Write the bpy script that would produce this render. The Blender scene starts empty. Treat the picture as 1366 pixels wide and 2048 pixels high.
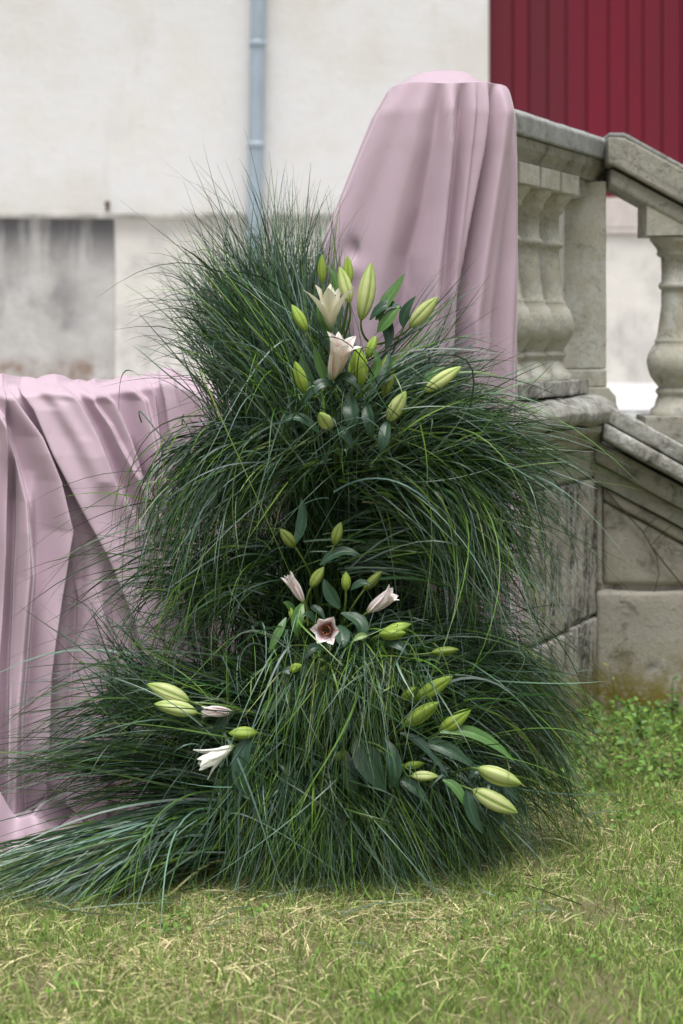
import bpy, bmesh, math, random
import numpy as np
from mathutils import Vector, noise as mnoise

random.seed(7)
rng = np.random.default_rng(11)
S = bpy.context.scene
COL = S.collection

# ------------------------------------------------------------------ camera, sky, sun, exposure
FPX, CX, HY, CAMZ = 3500.0, 683.0, 670.0, 1.35
cam_d = bpy.data.cameras.new('camera')
cam = bpy.data.objects.new('camera', cam_d)
COL.objects.link(cam)
cam.location = (0, 0, CAMZ)
cam.rotation_euler = (math.radians(90), 0, 0)
cam_d.sensor_fit = 'HORIZONTAL'
cam_d.sensor_width = 24.0
cam_d.lens = 24.0 * FPX / 1366.0
cam_d.shift_y = -(1024.0 - HY) / 1366.0
cam_d.clip_start = 0.1
cam_d.clip_end = 600
cam_d.dof.use_dof = True
cam_d.dof.focus_distance = 4.42
cam_d.dof.aperture_fstop = 2.8
S.camera = cam

SUN_EL, SUN_AZ = math.radians(74), math.radians(182)     # high, behind the camera and to its left
world = bpy.data.worlds.new('World')
S.world = world
world.use_nodes = True
wn = world.node_tree
wn.nodes.clear()
sky = wn.nodes.new('ShaderNodeTexSky')
sky.sky_type = 'NISHITA'
sky.sun_disc = False
sky.sun_elevation = SUN_EL
sky.sun_rotation = SUN_AZ
sky.air_density = 1.0
sky.dust_density = 6.0
sky.ozone_density = 1.0
hs = wn.nodes.new('ShaderNodeHueSaturation')              # overcast: the blue is nearly gone
hs.inputs['Saturation'].default_value = 0.42
bg = wn.nodes.new('ShaderNodeBackground')
bg.inputs['Strength'].default_value = 0.06
wo = wn.nodes.new('ShaderNodeOutputWorld')
wn.links.new(sky.outputs[0], hs.inputs['Color'])
wn.links.new(hs.outputs[0], bg.inputs['Color'])
wn.links.new(bg.outputs[0], wo.inputs['Surface'])

sun_d = bpy.data.lights.new('sun', 'SUN')
sun_d.energy = 1.5
sun_d.angle = math.radians(40)
sun_d.color = (1.0, 0.99, 0.98)
sun = bpy.data.objects.new('sun', sun_d)
COL.objects.link(sun)
sdir = Vector((math.sin(SUN_AZ) * math.cos(SUN_EL), math.cos(SUN_AZ) * math.cos(SUN_EL), math.sin(SUN_EL)))
sun.rotation_euler = (-sdir).to_track_quat('-Z', 'Y').to_euler()
sun.location = (-3, -4, 8)

S.view_settings.view_transform = 'Standard'
S.view_settings.look = 'None'
S.view_settings.gamma = 1.0
S.view_settings.exposure = 1.2
S.render.engine = 'CYCLES'
S.cycles.max_bounces = 8
S.cycles.diffuse_bounces = 4
S.cycles.use_denoising = True


# ------------------------------------------------------------------ helpers
def at(px, py, Y):
    """photo pixel at depth Y -> world point"""
    return Vector(((px - CX) * Y / FPX, Y, CAMZ - (py - HY) * Y / FPX))


def X_(px, Y):
    return (px - CX) * Y / FPX


def Z_(py, Y):
    return CAMZ - (py - HY) * Y / FPX


def tag(o, label=None, cat=None, group=None, kind=None):
    if label: o['label'] = label
    if cat: o['category'] = cat
    if group: o['group'] = group
    if kind: o['kind'] = kind
    return o


def empty(name, loc, label=None, cat=None, group=None, kind=None):
    e = bpy.data.objects.new(name, None)
    e.empty_display_size = 0.05
    COL.objects.link(e)
    e.location = loc
    return tag(e, label, cat, group, kind)


def world_loc(o):
    v = Vector((0, 0, 0))
    while o is not None:
        v = v + Vector(o.location)
        o = o.parent
    return v


def link_mesh(name, me, mat, parent=None):
    if mat is not None:
        me.materials.append(mat)
    o = bpy.data.objects.new(name, me)
    COL.objects.link(o)
    if parent is not None:
        o.parent = parent
        o.location = -world_loc(parent)
    return o


def mesh_np(name, V, F, mat, parent=None, smooth=True, cols=None):
    """V (n,3); F (m,3|4) numpy; cols (n,3) linear rgb per vertex"""
    V = np.asarray(V, dtype=np.float32)
    F = np.asarray(F, dtype=np.int32)
    me = bpy.data.meshes.new(name)
    k = F.shape[1]
    me.vertices.add(len(V))
    me.vertices.foreach_set('co', V.ravel())
    me.loops.add(F.size)
    me.loops.foreach_set('vertex_index', F.ravel())
    me.polygons.add(len(F))
    me.polygons.foreach_set('loop_start', np.arange(0, F.size, k, dtype=np.int32))
    me.polygons.foreach_set('loop_total', np.full(len(F), k, dtype=np.int32))
    if smooth:
        me.polygons.foreach_set('use_smooth', np.ones(len(F), dtype=bool))
    if cols is not None:
        a = me.color_attributes.new('Col', 'FLOAT_COLOR', 'POINT')
        c4 = np.ones((len(V), 4), dtype=np.float32)
        c4[:, :3] = cols
        a.data.foreach_set('color', c4.ravel())
    me.update()
    me.validate()
    return link_mesh(name, me, mat, parent)


def grid_faces(nu, nv, wrap_u=False, off=0):
    i = np.arange(nv - 1)[:, None]
    j = np.arange(nu if wrap_u else nu - 1)[None, :]
    a = i * nu + j
    b = i * nu + (j + 1) % nu
    c = (i + 1) * nu + (j + 1) % nu
    d = (i + 1) * nu + j
    return np.stack([a, b, c, d], -1).reshape(-1, 4) + off


def bm_obj(name, bm, mat, parent=None, smooth=False):
    bmesh.ops.recalc_face_normals(bm, faces=bm.faces)
    me = bpy.data.meshes.new(name)
    bm.to_mesh(me)
    bm.free()
    if smooth:
        for p in me.polygons: p.use_smooth = True
    return link_mesh(name, me, mat, parent)


def rough_up(bm, amp, scale=9.0, seed=0.0, cuts_len=0.05):
    for _ in range(4):
        es = [e for e in bm.edges if e.calc_length() > cuts_len]
        if not es or len(bm.verts) > 9000: break
        bmesh.ops.subdivide_edges(bm, edges=es, cuts=1, use_grid_fill=True)
    o = Vector((seed * 3.1, seed * 1.7, seed))
    for v in bm.verts:
        p = v.co * scale + o
        d = mnoise.noise_vector(p) * amp + mnoise.noise_vector(p * 3.3) * amp * 0.5
        v.co += d


def prism(bm, poly, O, U, V, W, length, bevel=0.006, seg=2):
    """polygon (u,v) in plane O,U,V extruded by length along W"""
    O, U, V, W = Vector(O), Vector(U), Vector(V), Vector(W)
    a = [bm.verts.new(O + U * u + V * v) for u, v in poly]
    b = [bm.verts.new(O + U * u + V * v + W * length) for u, v in poly]
    n = len(poly)
    fs = [bm.faces.new(a), bm.faces.new(b[::-1])]
    for i in range(n):
        fs.append(bm.faces.new((a[i], b[i], b[(i + 1) % n], a[(i + 1) % n])))
    bmesh.ops.recalc_face_normals(bm, faces=fs)
    if bevel > 0:
        es = list({e for f in fs for e in f.edges})
        bmesh.ops.bevel(bm, geom=es, offset=bevel, segments=seg, profile=0.6, affect='EDGES', clamp_overlap=True)


def prism_obj(name, poly, O, U, V, W, length, mat, parent=None, bevel=0.006, rough=0.0, scale=9.0, cuts=0.05, smooth=False, seed=None):
    bm = bmesh.new()
    prism(bm, poly, O, U, V, W, length, bevel)
    if rough > 0:
        rough_up(bm, rough, scale, seed if seed is not None else random.random() * 20, cuts)
    return bm_obj(name, bm, mat, parent, smooth)


def box_obj(name, x0, x1, y0, y1, z0, z1, mat, parent=None, bevel=0.006, rough=0.0, scale=9.0, cuts=0.06, smooth=False):
    return prism_obj(name, [(x0, z0), (x1, z0), (x1, z1), (x0, z1)], (0, y0, 0), (1, 0, 0), (0, 0, 1), (0, 1, 0), y1 - y0,
                     mat, parent, bevel, rough, scale, cuts, smooth)


def lathe_np(profile, segs=28):
    """profile [(r,z)] bottom->top; returns V,F"""
    th = np.linspace(0, 2 * np.pi, segs, endpoint=False)
    V = []
    for r, z in profile:
        V.append(np.stack([r * np.cos(th), r * np.sin(th), np.full(segs, z)], -1))
    V = np.concatenate(V)
    return V, grid_faces(segs, len(profile), True)


def tube_np(P, R, segs=8):
    """P (k,3), R (k,) -> V,F (open tube with pinched ends)"""
    P = np.asarray(P, float)
    R = np.broadcast_to(np.asarray(R, float), (len(P),))
    T = np.gradient(P, axis=0)
    T /= np.linalg.norm(T, axis=1)[:, None] + 1e-9
    ref = np.array([0.13, 0.97, 0.21])
    A = np.cross(T, ref)
    A /= np.linalg.norm(A, axis=1)[:, None] + 1e-9
    B = np.cross(T, A)
    th = np.linspace(0, 2 * np.pi, segs, endpoint=False)
    V = P[:, None, :] + R[:, None, None] * (A[:, None, :] * np.cos(th)[None, :, None] + B[:, None, :] * np.sin(th)[None, :, None])
    return V.reshape(-1, 3), grid_faces(segs, len(P), True)


def bez(p0, p1, p2, n):
    t = np.linspace(0, 1, n)[:, None]
    return (1 - t) ** 2 * np.array(p0) + 2 * t * (1 - t) * np.array(p1) + t ** 2 * np.array(p2)


_nd = rng.normal(size=(24, 2))
_np_ = rng.uniform(0, 6.28, 24)


def wob(x, y, sc):
    """smooth pseudo noise about -1..1 on numpy arrays"""
    r = 0
    for k in range(8):
        r = r + np.sin(sc * (x * _nd[k, 0] + y * _nd[k, 1]) * (0.7 + 0.12 * k) + _np_[k])
    for k in range(8, 16):
        r = r + 0.6 * np.sin(2.3 * sc * (x * _nd[k, 0] + y * _nd[k, 1]) + _np_[k])
    return r / 5.0


# ------------------------------------------------------------------ materials
def new_mat(name):
    m = bpy.data.materials.new(name)
    m.use_nodes = True
    nt = m.node_tree
    b = nt.nodes['Principled BSDF']
    return m, nt, b


class NT:
    """tiny node-building helper"""
    def __init__(s, nt): s.nt = nt; s._c = None
    def coord(s):
        if s._c is None: s._c = s.nt.nodes.new('ShaderNodeTexCoord').outputs['Object']
        return s._c
    def mapping(s, scale=(1, 1, 1), loc=(0, 0, 0)):
        n = s.nt.nodes.new('ShaderNodeMapping')
        n.inputs['Scale'].default_value = scale
        n.inputs['Location'].default_value = loc
        s.nt.links.new(s.coord(), n.inputs[0])
        return n.outputs[0]
    def noise(s, scale, detail=6, rough=0.6, vec=None, dist=0.0):
        n = s.nt.nodes.new('ShaderNodeTexNoise')
        n.inputs['Scale'].default_value = scale
        n.inputs['Detail'].default_value = detail
        n.inputs['Roughness'].default_value = rough
        n.inputs['Distortion'].default_value = dist
        s.nt.links.new(vec if vec is not None else s.coord(), n.inputs['Vector'])
        return n.outputs['Fac']
    def ramp(s, fac, stops):
        n = s.nt.nodes.new('ShaderNodeValToRGB')
        cr = n.color_ramp
        while len(cr.elements) < len(stops): cr.elements.new(0.5)
        for e, (p, c) in zip(cr.elements, stops):
            e.position = p
            e.color = (*c, 1) if hasattr(c, '__len__') else (c, c, c, 1)
        s.nt.links.new(fac, n.inputs[0])
        return n.outputs[0]
    def mix(s, fac, a, b, mode='MIX'):
        n = s.nt.nodes.new('ShaderNodeMix')
        n.data_type = 'RGBA'
        n.blend_type = mode
        for sock, v in ((n.inputs[0], fac), (n.inputs[6], a), (n.inputs[7], b)):
            if hasattr(v, 'is_linked'): s.nt.links.new(v, sock)
            elif hasattr(v, '__len__'): sock.default_value = (*v, 1)
            else: sock.default_value = v
        return n.outputs[2]
    def math(s, op, a, b=0.0, clamp=False):
        n = s.nt.nodes.new('ShaderNodeMath')
        n.operation = op
        n.use_clamp = clamp
        for sock, v in ((n.inputs[0], a), (n.inputs[1], b)):
            if hasattr(v, 'is_linked'): s.nt.links.new(v, sock)
            else: sock.default_value = v
        return n.outputs[0]
    def xyz(s):
        n = s.nt.nodes.new('ShaderNodeSeparateXYZ')
        s.nt.links.new(s.coord(), n.inputs[0])
        return n.outputs
    def range(s, v, a, b, c=0.0, d=1.0):
        n = s.nt.nodes.new('ShaderNodeMapRange')
        n.interpolation_type = 'SMOOTHSTEP'
        s.nt.links.new(v, n.inputs[0])
        for i, x in enumerate((a, b, c, d)): n.inputs[i + 1].default_value = x
        return n.outputs[0]
    def bump(s, h, strength, dist, b):
        n = s.nt.nodes.new('ShaderNodeBump')
        n.inputs['Strength'].default_value = strength
        n.inputs['Distance'].default_value = dist
        s.nt.links.new(h, n.inputs['Height'])
        s.nt.links.new(n.outputs[0], b.inputs['Normal'])
    def base(s, b, c): s.nt.links.new(c, b.inputs['Base Color'])


def stone_mat(name, light, dark, lichen=0.3, lichen_col=(0.06, 0.06, 0.055), pale=(0.55, 0.55, 0.52), streak=0.0, moss=False, bump=0.5, lsc=14, tint_amt=0.0):
    m, nt, b = new_mat(name)
    h = NT(nt)
    n1 = h.noise(5, 8, 0.65)
    c = h.ramp(n1, [(0.32, dark), (0.68, light)])
    n2 = h.noise(70, 4, 0.7)
    c = h.mix(h.ramp(n2, [(0.35, 0.45), (0.6, 0.0)]), c, dark)
    # pale lichen crusts
    n3 = h.noise(11, 10, 0.75, h.mapping(loc=(3, 1, 7)))
    c = h.mix(h.ramp(n3, [(0.48, 0.0), (0.62, 0.75)]), c, pale)
    # dark lichen
    n4 = h.noise(lsc, 12, 0.78, h.mapping(loc=(9, 4, 2)), 0.4)
    t = 0.74 - 0.30 * lichen
    lf = h.ramp(n4, [(t - 0.10, 0.0), (t + 0.06, 0.92)])
    if streak > 0:
        ns = h.noise(9, 9, 0.72, h.mapping((1.6, 1.6, 0.32), (2, 5, 1)))
        nb = h.noise(45, 6, 0.8)
        sf = h.math('MULTIPLY', h.ramp(ns, [(0.46, 0.0), (0.54, 1.0)]), h.ramp(nb, [(0.42, 0.1), (0.54, 1.0)]))
        lf = h.math('MAXIMUM', lf, h.math('MULTIPLY', sf, streak))
    c = h.mix(lf, c, lichen_col)
    # pits
    n5 = h.noise(130, 2, 0.5)
    pit = h.math('MULTIPLY', h.ramp(n5, [(0.62, 0.0), (0.70, 1.0)]), h.ramp(h.noise(6, 6, 0.7, h.mapping(loc=(5, 8, 3))), [(0.46, 0.0), (0.58, 1.0)]))
    c = h.mix(h.math('MULTIPLY', pit, 0.65), c, (0.05, 0.045, 0.035))
    if moss:
        z = h.xyz()[2]
        mf = h.math('MULTIPLY', h.range(z, 0.36, 0.10), h.ramp(h.noise(13, 8, 0.7), [(0.38, 0.0), (0.54, 1.0)]))
        c = h.mix(mf, c, (0.19, 0.155, 0.02))
    h.base(b, c)
    b.inputs['Roughness'].default_value = 0.92
    b.inputs['Specular IOR Level'].default_value = 0.2
    hh = h.math('ADD', h.math('MULTIPLY', n4, 0.5), h.math('MULTIPLY', n2, 0.5))
    hh = h.math('SUBTRACT', hh, h.math('MULTIPLY', pit, 0.6))
    h.bump(hh, bump, 0.012, b)
    return m


M = {}
M['stone_clean'] = stone_mat('limestone', (0.52, 0.505, 0.43), (0.37, 0.36, 0.29), lichen=0.36, lichen_col=(0.17, 0.17, 0.155), pale=(0.55, 0.56, 0.53), bump=0.35)
M['stone_rail'] = stone_mat('grey_rail_limestone', (0.37, 0.385, 0.38), (0.25, 0.26, 0.25), lichen=0.42, lichen_col=(0.13, 0.13, 0.11), pale=(0.42, 0.43, 0.42), bump=0.35)
M['stone_mould'] = stone_mat('ochre_grey_limestone', (0.41, 0.40, 0.345), (0.26, 0.255, 0.21), lichen=0.42, pale=(0.36, 0.35, 0.29), bump=0.4)
M['stone_lichen'] = stone_mat('lichen_limestone', (0.46, 0.455, 0.42), (0.27, 0.265, 0.235), lichen=0.5, lichen_col=(0.085, 0.08, 0.072), pale=(0.58, 0.59, 0.57), bump=0.8, lsc=13)
M['stone_pier'] = stone_mat('streaked_limestone', (0.50, 0.475, 0.43), (0.36, 0.335, 0.28), lichen=0.5, lichen_col=(0.05, 0.05, 0.052), pale=(0.58, 0.56, 0.54), streak=1.0, moss=True, bump=0.6)
M['stone_wall'] = stone_mat('tan_limestone', (0.48, 0.455, 0.395), (0.33, 0.305, 0.25), lichen=0.40, lichen_col=(0.10, 0.09, 0.07), pale=(0.40, 0.38, 0.34), moss=True, bump=0.6, lsc=9)


def mat_plaster():
    m, nt, b = new_mat('white_plaster'); h = NT(nt)
    n = h.noise(1.6, 7, 0.6)
    c = h.ramp(n, [(0.36, (0.65, 0.635, 0.595)), (0.52, (0.70, 0.698, 0.69)), (0.66, (0.685, 0.672, 0.635))])
    n2 = h.noise(5, 9, 0.7, h.mapping((1, 1, 0.35), (4, 2, 8)))
    c = h.mix(h.ramp(n2, [(0.56, 0.0), (0.72, 0.45)]), c, (0.54, 0.515, 0.46))
    h.base(b, c)
    b.inputs['Roughness'].default_value = 0.95
    h.bump(h.noise(12, 8, 0.7), 0.35, 0.02, b)
    return m


def mat_stained():
    """old render: black run-off streaks that start under the ledge, damp band below, browned foot"""
    m, nt, b = new_mat('stained_render'); h = NT(nt)
    x, y, z = h.xyz()
    c = h.ramp(h.noise(3, 8, 0.65), [(0.35, (0.40, 0.385, 0.355)), (0.65, (0.56, 0.55, 0.525))])
    ns = h.noise(7, 9, 0.7, h.mapping((1.3, 1, 0.10), (1, 0, 3)))
    top = h.range(z, 1.62, 2.16)
    f = h.math('MULTIPLY', h.ramp(ns, [(0.38, 0.1), (0.54, 1.0)]), top)
    c = h.mix(h.math('MULTIPLY', f, 0.95), c, (0.105, 0.105, 0.108))
    nd = h.noise(2.6, 8, 0.65, h.mapping((1, 1, 0.6), (6, 0, 9)))
    mid = h.math('MULTIPLY', h.range(z, 1.86, 1.60), h.range(z, 1.34, 1.42))
    mid = h.math('MULTIPLY', mid, h.range(x, -1.60, -1.95))
    f2 = h.math('MULTIPLY', h.ramp(nd, [(0.40, 0.0), (0.56, 1.0)]), mid)
    c = h.mix(h.math('MULTIPLY', f2, 0.80), c, (0.16, 0.16, 0.175))
    foot = h.math('MULTIPLY', h.range(z, 1.24, 1.12), h.ramp(h.noise(5, 7, 0.7, h.mapping(loc=(2, 2, 1))), [(0.42, 0.0), (0.6, 0.9)]))
    c = h.mix(foot, c, (0.22, 0.14, 0.10))
    h.base(b, c)
    b.inputs['Roughness'].default_value = 0.95
    h.bump(h.noise(14, 9, 0.72), 0.5, 0.03, b)
    return m


def mat_patch():
    m, nt, b = new_mat('cream_render'); h = NT(nt)
    c = h.ramp(h.noise(3, 8, 0.62), [(0.33, (0.50, 0.485, 0.45)), (0.5, (0.66, 0.64, 0.585)), (0.7, (0.72, 0.69, 0.63))])
    z = h.xyz()[2]
    f = h.math('MULTIPLY', h.range(z, 1.70, 1.40), h.ramp(h.noise(3.5, 8, 0.7, h.mapping((1, 1, 0.4))), [(0.45, 0.0), (0.62, 0.6)]))
    c = h.mix(f, c, (0.33, 0.32, 0.31))
    h.base(b, c)
    b.inputs['Roughness'].default_value = 0.95
    h.bump(h.noise(12, 8, 0.7), 0.4, 0.02, b)
    return m


def mat_red():
    m, nt, b = new_mat('red_paint'); h = NT(nt)
    oi = nt.nodes.new('ShaderNodeObjectInfo').outputs['Random']
    c = h.ramp(oi, [(0.0, (0.145, 0.011, 0.026)), (0.45, (0.168, 0.009, 0.024)), (1.0, (0.100, 0.017, 0.026))])
    n = h.noise(4, 8, 0.7, h.mapping((3, 1, 0.25)))
    c = h.mix(h.ramp(n, [(0.45, 0.0), (0.7, 0.35)]), c, (0.085, 0.022, 0.026))
    h.base(b, c)
    b.inputs['Specular IOR Level'].default_value = 0.25
    b.inputs['Roughness'].default_value = 0.6
    h.bump(n, 0.25, 0.01, b)
    return m


def mat_simple(name, col, rough=0.5, var=0.15, sc=8, bump=0.0, spec=0.5):
    m, nt, b = new_mat(name); h = NT(nt)
    d = tuple(v * (1 - var) for v in col); l = tuple(min(1, v * (1 + var)) for v in col)
    n = h.noise(sc, 7, 0.65)
    h.base(b, h.ramp(n, [(0.35, d), (0.65, l)]))
    b.inputs['Roughness'].default_value = rough
    b.inputs['Specular IOR Level'].default_value = spec
    if bump: h.bump(n, bump, 0.01, b)
    return m


def mat_col(name, rough=0.45, spec=0.4, trans=0.0, bump=0.0, bsc=60, sat=None):
    """pigment from the mesh's own colour attribute, with thin-leaf translucency"""
    m, nt, b = new_mat(name); h = NT(nt)
    a = nt.nodes.new('ShaderNodeAttribute'); a.attribute_name = 'Col'
    nt.links.new(a.outputs['Color'], b.inputs['Base Color'])
    b.inputs['Roughness'].default_value = rough
    b.inputs['Specular IOR Level'].default_value = spec
    if bump: h.bump(h.noise(bsc, 4, 0.6), bump, 0.004, b)
    if trans > 0:
        t = nt.nodes.new('ShaderNodeBsdfTranslucent')
        nt.links.new(a.outputs['Color'], t.inputs['Color'])
        mx = nt.nodes.new('ShaderNodeMixShader')
        mx.inputs[0].default_value = trans
        out = nt.nodes['Material Output']
        nt.links.new(b.outputs[0], mx.inputs[1]); nt.links.new(t.outputs[0], mx.inputs[2])
        nt.links.new(mx.outputs[0], out.inputs['Surface'])
    return m


def mat_cloth():
    m, nt, b = new_mat('dusty_pink_satin'); h = NT(nt)
    n = h.noise(2.0, 4, 0.5)
    h.base(b, h.ramp(n, [(0.3, (0.475, 0.358, 0.420)), (0.7, (0.505, 0.388, 0.452))]))
    b.inputs['Roughness'].default_value = 0.52
    b.inputs['Specular IOR Level'].default_value = 0.25
    b.inputs['Sheen Weight'].default_value = 0.45
    b.inputs['Sheen Roughness'].default_value = 0.25
    wv = nt.nodes.new('ShaderNodeTexNoise')
    wv.inputs['Scale'].default_value = 5
    wv.inputs['Detail'].default_value = 5
    wv.inputs['Roughness'].default_value = 0.45
    wv.inputs['Distortion'].default_value = 1.2
    nt.links.new(h.mapping((1.5, 1.5, 0.55)), wv.inputs['Vector'])
    h.bump(wv.outputs['Fac'], 0.16, 0.03, b)
    return m


def mat_lawn():
    m, nt, b = new_mat('lawn_soil'); h = NT(nt)
    c = h.ramp(h.noise(7, 9, 0.7), [(0.3, (0.09, 0.12, 0.035)), (0.5, (0.19, 0.165, 0.08)), (0.7, (0.13, 0.17, 0.05))])
    c = h.mix(h.ramp(h.noise(90, 4, 0.7), [(0.45, 0.0), (0.6, 0.6)]), c, (0.20, 0.17, 0.09))
    h.base(b, c)
    b.inputs['Roughness'].default_value = 1.0
    h.bump(h.noise(60, 6, 0.7), 0.8, 0.02, b)
    return m


M['plaster'] = mat_plaster()
M['stained'] = mat_stained()
M['patch'] = mat_patch()
M['red'] = mat_red()
M['pipe'] = mat_simple('zinc_blue', (0.33, 0.40, 0.455), 0.45, 0.08, 5)
M['iron'] = mat_simple('rusty_iron', (0.10, 0.065, 0.045), 0.8, 0.3, 30)
M['sill'] = mat_simple('pinkish_limestone', (0.52, 0.475, 0.44), 0.9, 0.14, 9, 0.3)
M['terrace'] = mat_simple('pale_terrace_gravel', (0.52, 0.51, 0.52), 0.95, 0.10, 30, 0.4)
M['cloth'] = mat_cloth()
M['lawn'] = mat_lawn()
M['turf'] = mat_col('turf_blades', 0.6, 0.25, 0.25)
M['blade'] = mat_col('ornamental_grass', 0.36, 0.42, 0.10)
M['lily'] = mat_col('lily_tepal', 0.45, 0.35, 0.22, 0.15, 140)
M['leaf'] = mat_col('lily_leaf', 0.36, 0.5, 0.12, 0.2, 90)
M['weed'] = mat_col('weed_leaf', 0.5, 0.35, 0.2)
M['dark_core'] = mat_simple('dark_core_green', (0.012, 0.025, 0.012), 0.95, 0.3, 40, 0.5)  # near-black green of the added core that darkens the grass inside
M['twig'] = mat_simple('dry_creeper_bark', (0.085, 0.075, 0.055), 0.9, 0.3, 60)
M['dryleaf'] = mat_simple('dry_leaf', (0.40, 0.29, 0.22), 0.8, 0.2, 30)

# ------------------------------------------------------------------ ground
TZ = 1.03       # terrace level
WY = 11.7       # house wall plane


def gz(x, y):
    """lawn height: gentle bumps and a low bank of soil at the foot of the stone wall"""
    x = np.asarray(x, float); y = np.asarray(y, float)
    z = 0.010 * wob(x, y, 1.3) + 0.004 * wob(x + 5, y, 5.0)
    t = np.clip((y - 5.0) / 0.75, 0, 1)
    s = np.clip((x - 0.2) / 0.5, 0, 1)
    return z * np.clip(1 - np.hypot(x, y - 5) / 30, 0, 1) + 0.075 * (t * t * (3 - 2 * t)) * (s * s * (3 - 2 * s)) * (y < 9)


def axis_pts(lo, hi, fine_lo, fine_hi, step):
    f = np.arange(fine_lo, fine_hi, step)
    a = fine_lo - np.geomspace(0.1, fine_lo - lo, 24)[::-1]
    b = fine_hi + np.geomspace(0.1, hi - fine_hi, 24)
    return np.concatenate([a, f, b])


gx = axis_pts(-250, 250, -2.6, 2.6, 0.045)
gy = axis_pts(-250, 250, 2.6, 6.6, 0.045)
GX, GY = np.meshgrid(gx, gy)
V = np.stack([GX, GY, gz(GX, GY)], -1).reshape(-1, 3)
lawn = mesh_np('lawn', V, grid_faces(len(gx), len(gy)), M['lawn'])
tag(lawn, 'mown lawn ground with soil and thatch', None, None, 'structure')

# terrace in front of the house, held by the stone walls
tb = bmesh.new()
prism(tb, [(-7, 5.75), (0.60, 5.75), (0.86, 6.25), (0.95, 7.45), (9, 7.45), (9, WY + 0.5), (-7, WY + 0.5)], (0, 0, TZ - 1.1), (1, 0, 0), (0, 1, 0), (0, 0, 1), 1.1, 0)
tag(bm_obj('terrace', tb, M['terrace']), 'pale raised terrace between balustrade and house', None, None, 'structure')

# ------------------------------------------------------------------ house
house = empty('house', (0, WY, TZ), 'white rendered house with stained plinth, red plank doors and blue downpipe', 'house', None, 'thing')
LEDGE = Z_(430, WY)
DX0, DZ0 = X_(978, WY), Z_(396, WY)
# upper wall (left of the doorway, and above / right of it)
box_obj('plaster_wall', -7, DX0, WY, WY + 0.45, LEDGE, 6.5, M['plaster'], house, 0.012, 0.004, 3.0, 0.9)
box_obj('plaster_wall', DX0 + 2.6, 9, WY, WY + 0.45, LEDGE, 6.5, M['plaster'], house, 0.012)
box_obj('lintel', DX0 + 0.003, DX0 + 2.597, WY + 0.004, WY + 0.45, 5.2, 6.5, M['plaster'], house, 0.01)
# plinth: stained old render at the left, paler patched render from x=230px on
PX1 = X_(230, WY)
box_obj('stained_plinth', -7, PX1 - 0.0006, WY - 0.0185, WY + 0.42, TZ - 0.05, LEDGE - 0.012, M['stained'], house, 0.012, 0.006, 4, 0.3)
box_obj('patched_plinth', PX1, X_(1120, WY), WY - 0.022, WY + 0.42, TZ - 0.05, LEDGE - 0.012, M['patch'], house, 0.012, 0.006, 4, 0.3)
box_obj('stained_plinth', X_(1120, WY) + .004, 9, WY - 0.024, WY + 0.42, TZ - 0.05, Z_(470, WY), M['patch'], house, 0.012, 0.006, 4, 0.3)
# narrow ledge capping the plinth
bm = bmesh.new()
prism(bm, [(-7, LEDGE - 0.018), (X_(1000, WY), LEDGE - 0.030), (X_(1000, WY), LEDGE + 0.006), (-7, LEDGE + 0.012)], (0, WY - 0.075, 0), (1, 0, 0), (0, 0, 1), (0, 1, 0), 0.12, 0.006)
rough_up(bm, 0.006, 5, 3.0, 0.25)
bm_obj('ledge', bm, mat_simple('weathered_ledge', (0.40, 0.39, 0.355), 0.95, 0.35, 6, 0.5), house)
# door sill of pale stone and a course below it
box_obj('door_sill', DX0 + 0.02, DX0 + 2.58, WY - 0.045, WY + 0.3, Z_(458, WY), DZ0, M['sill'], house, 0.012, 0.003, 6, 0.3)
box_obj('sill_moulding', DX0 + 0.0, DX0 + 2.6, WY - 0.055, WY + 0.3, Z_(470, WY) + .003, Z_(458, WY) - 0.003, M['sill'], house, 0.01)
door = empty('plank_door', (DX0, WY + 0.08, DZ0))
door.parent = house
door.location = Vector((DX0, WY + 0.08, DZ0)) - Vector(house.location)
edges = [978, 1028, 1060, 1098, 1135, 1176, 1220, 1258, 1290, 1328, 1366, 1404, 1440, 1478, 1514, 1552, 1590, 1628, 1664, 1702, 1740]
for i, (a, b_) in enumerate(zip(edges[:-1], edges[1:])):
    dy = random.uniform(0, 0.006)
    box_obj('plank', X_(a, WY) + 0.0035, X_(b_, WY) - 0.0035, WY + 0.07 + dy, WY + 0.105, DZ0 + 0.006, 5.19, M['red'], door, 0.006)
box_obj('backing', DX0 + 0.004, DX0 + 2.59, WY + 0.11, WY + 0.15, DZ0 + 0.004, 5.19, M['red'], door, 0)
# downpipe with collars
p0, p1 = at(521, -260, WY - 0.07), at(504, 764, WY - 0.07)
P = np.array([np.array(p0) * (1 - t) + np.array(p1) * t for t in np.linspace(0, 1, 20)])
Vt, Ft = tube_np(P, 0.050, 20)
pipe = mesh_np('downpipe', Vt, Ft, M['pipe'], house)
for py in (88, 290, 470, 690):
    t = (py + 260) / 1024.0
    c = np.array(p0) * (1 - t) + np.array(p1) * t
    Vt, Ft = tube_np(np.array([c + (0, 0, h) for h in (-0.022, -0.020, 0.020, 0.022)]), [0.049, 0.0575, 0.0575, 0.049], 20)
    mesh_np('pipe_collar', Vt, Ft, M['pipe'], pipe)
# rusty stub standing on the ledge
c = at(215, 422, WY - 0.03)
Vt, Ft = tube_np(np.array([c, c + Vector((0, 0, 0.02)), c + Vector((0, -0.01, 0.055)), c + Vector((0, -0.012, 0.068))]), [0.012, 0.013, 0.020, 0.004], 10)
mesh_np('iron_stub', Vt, Ft, M['iron'], house)

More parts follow.
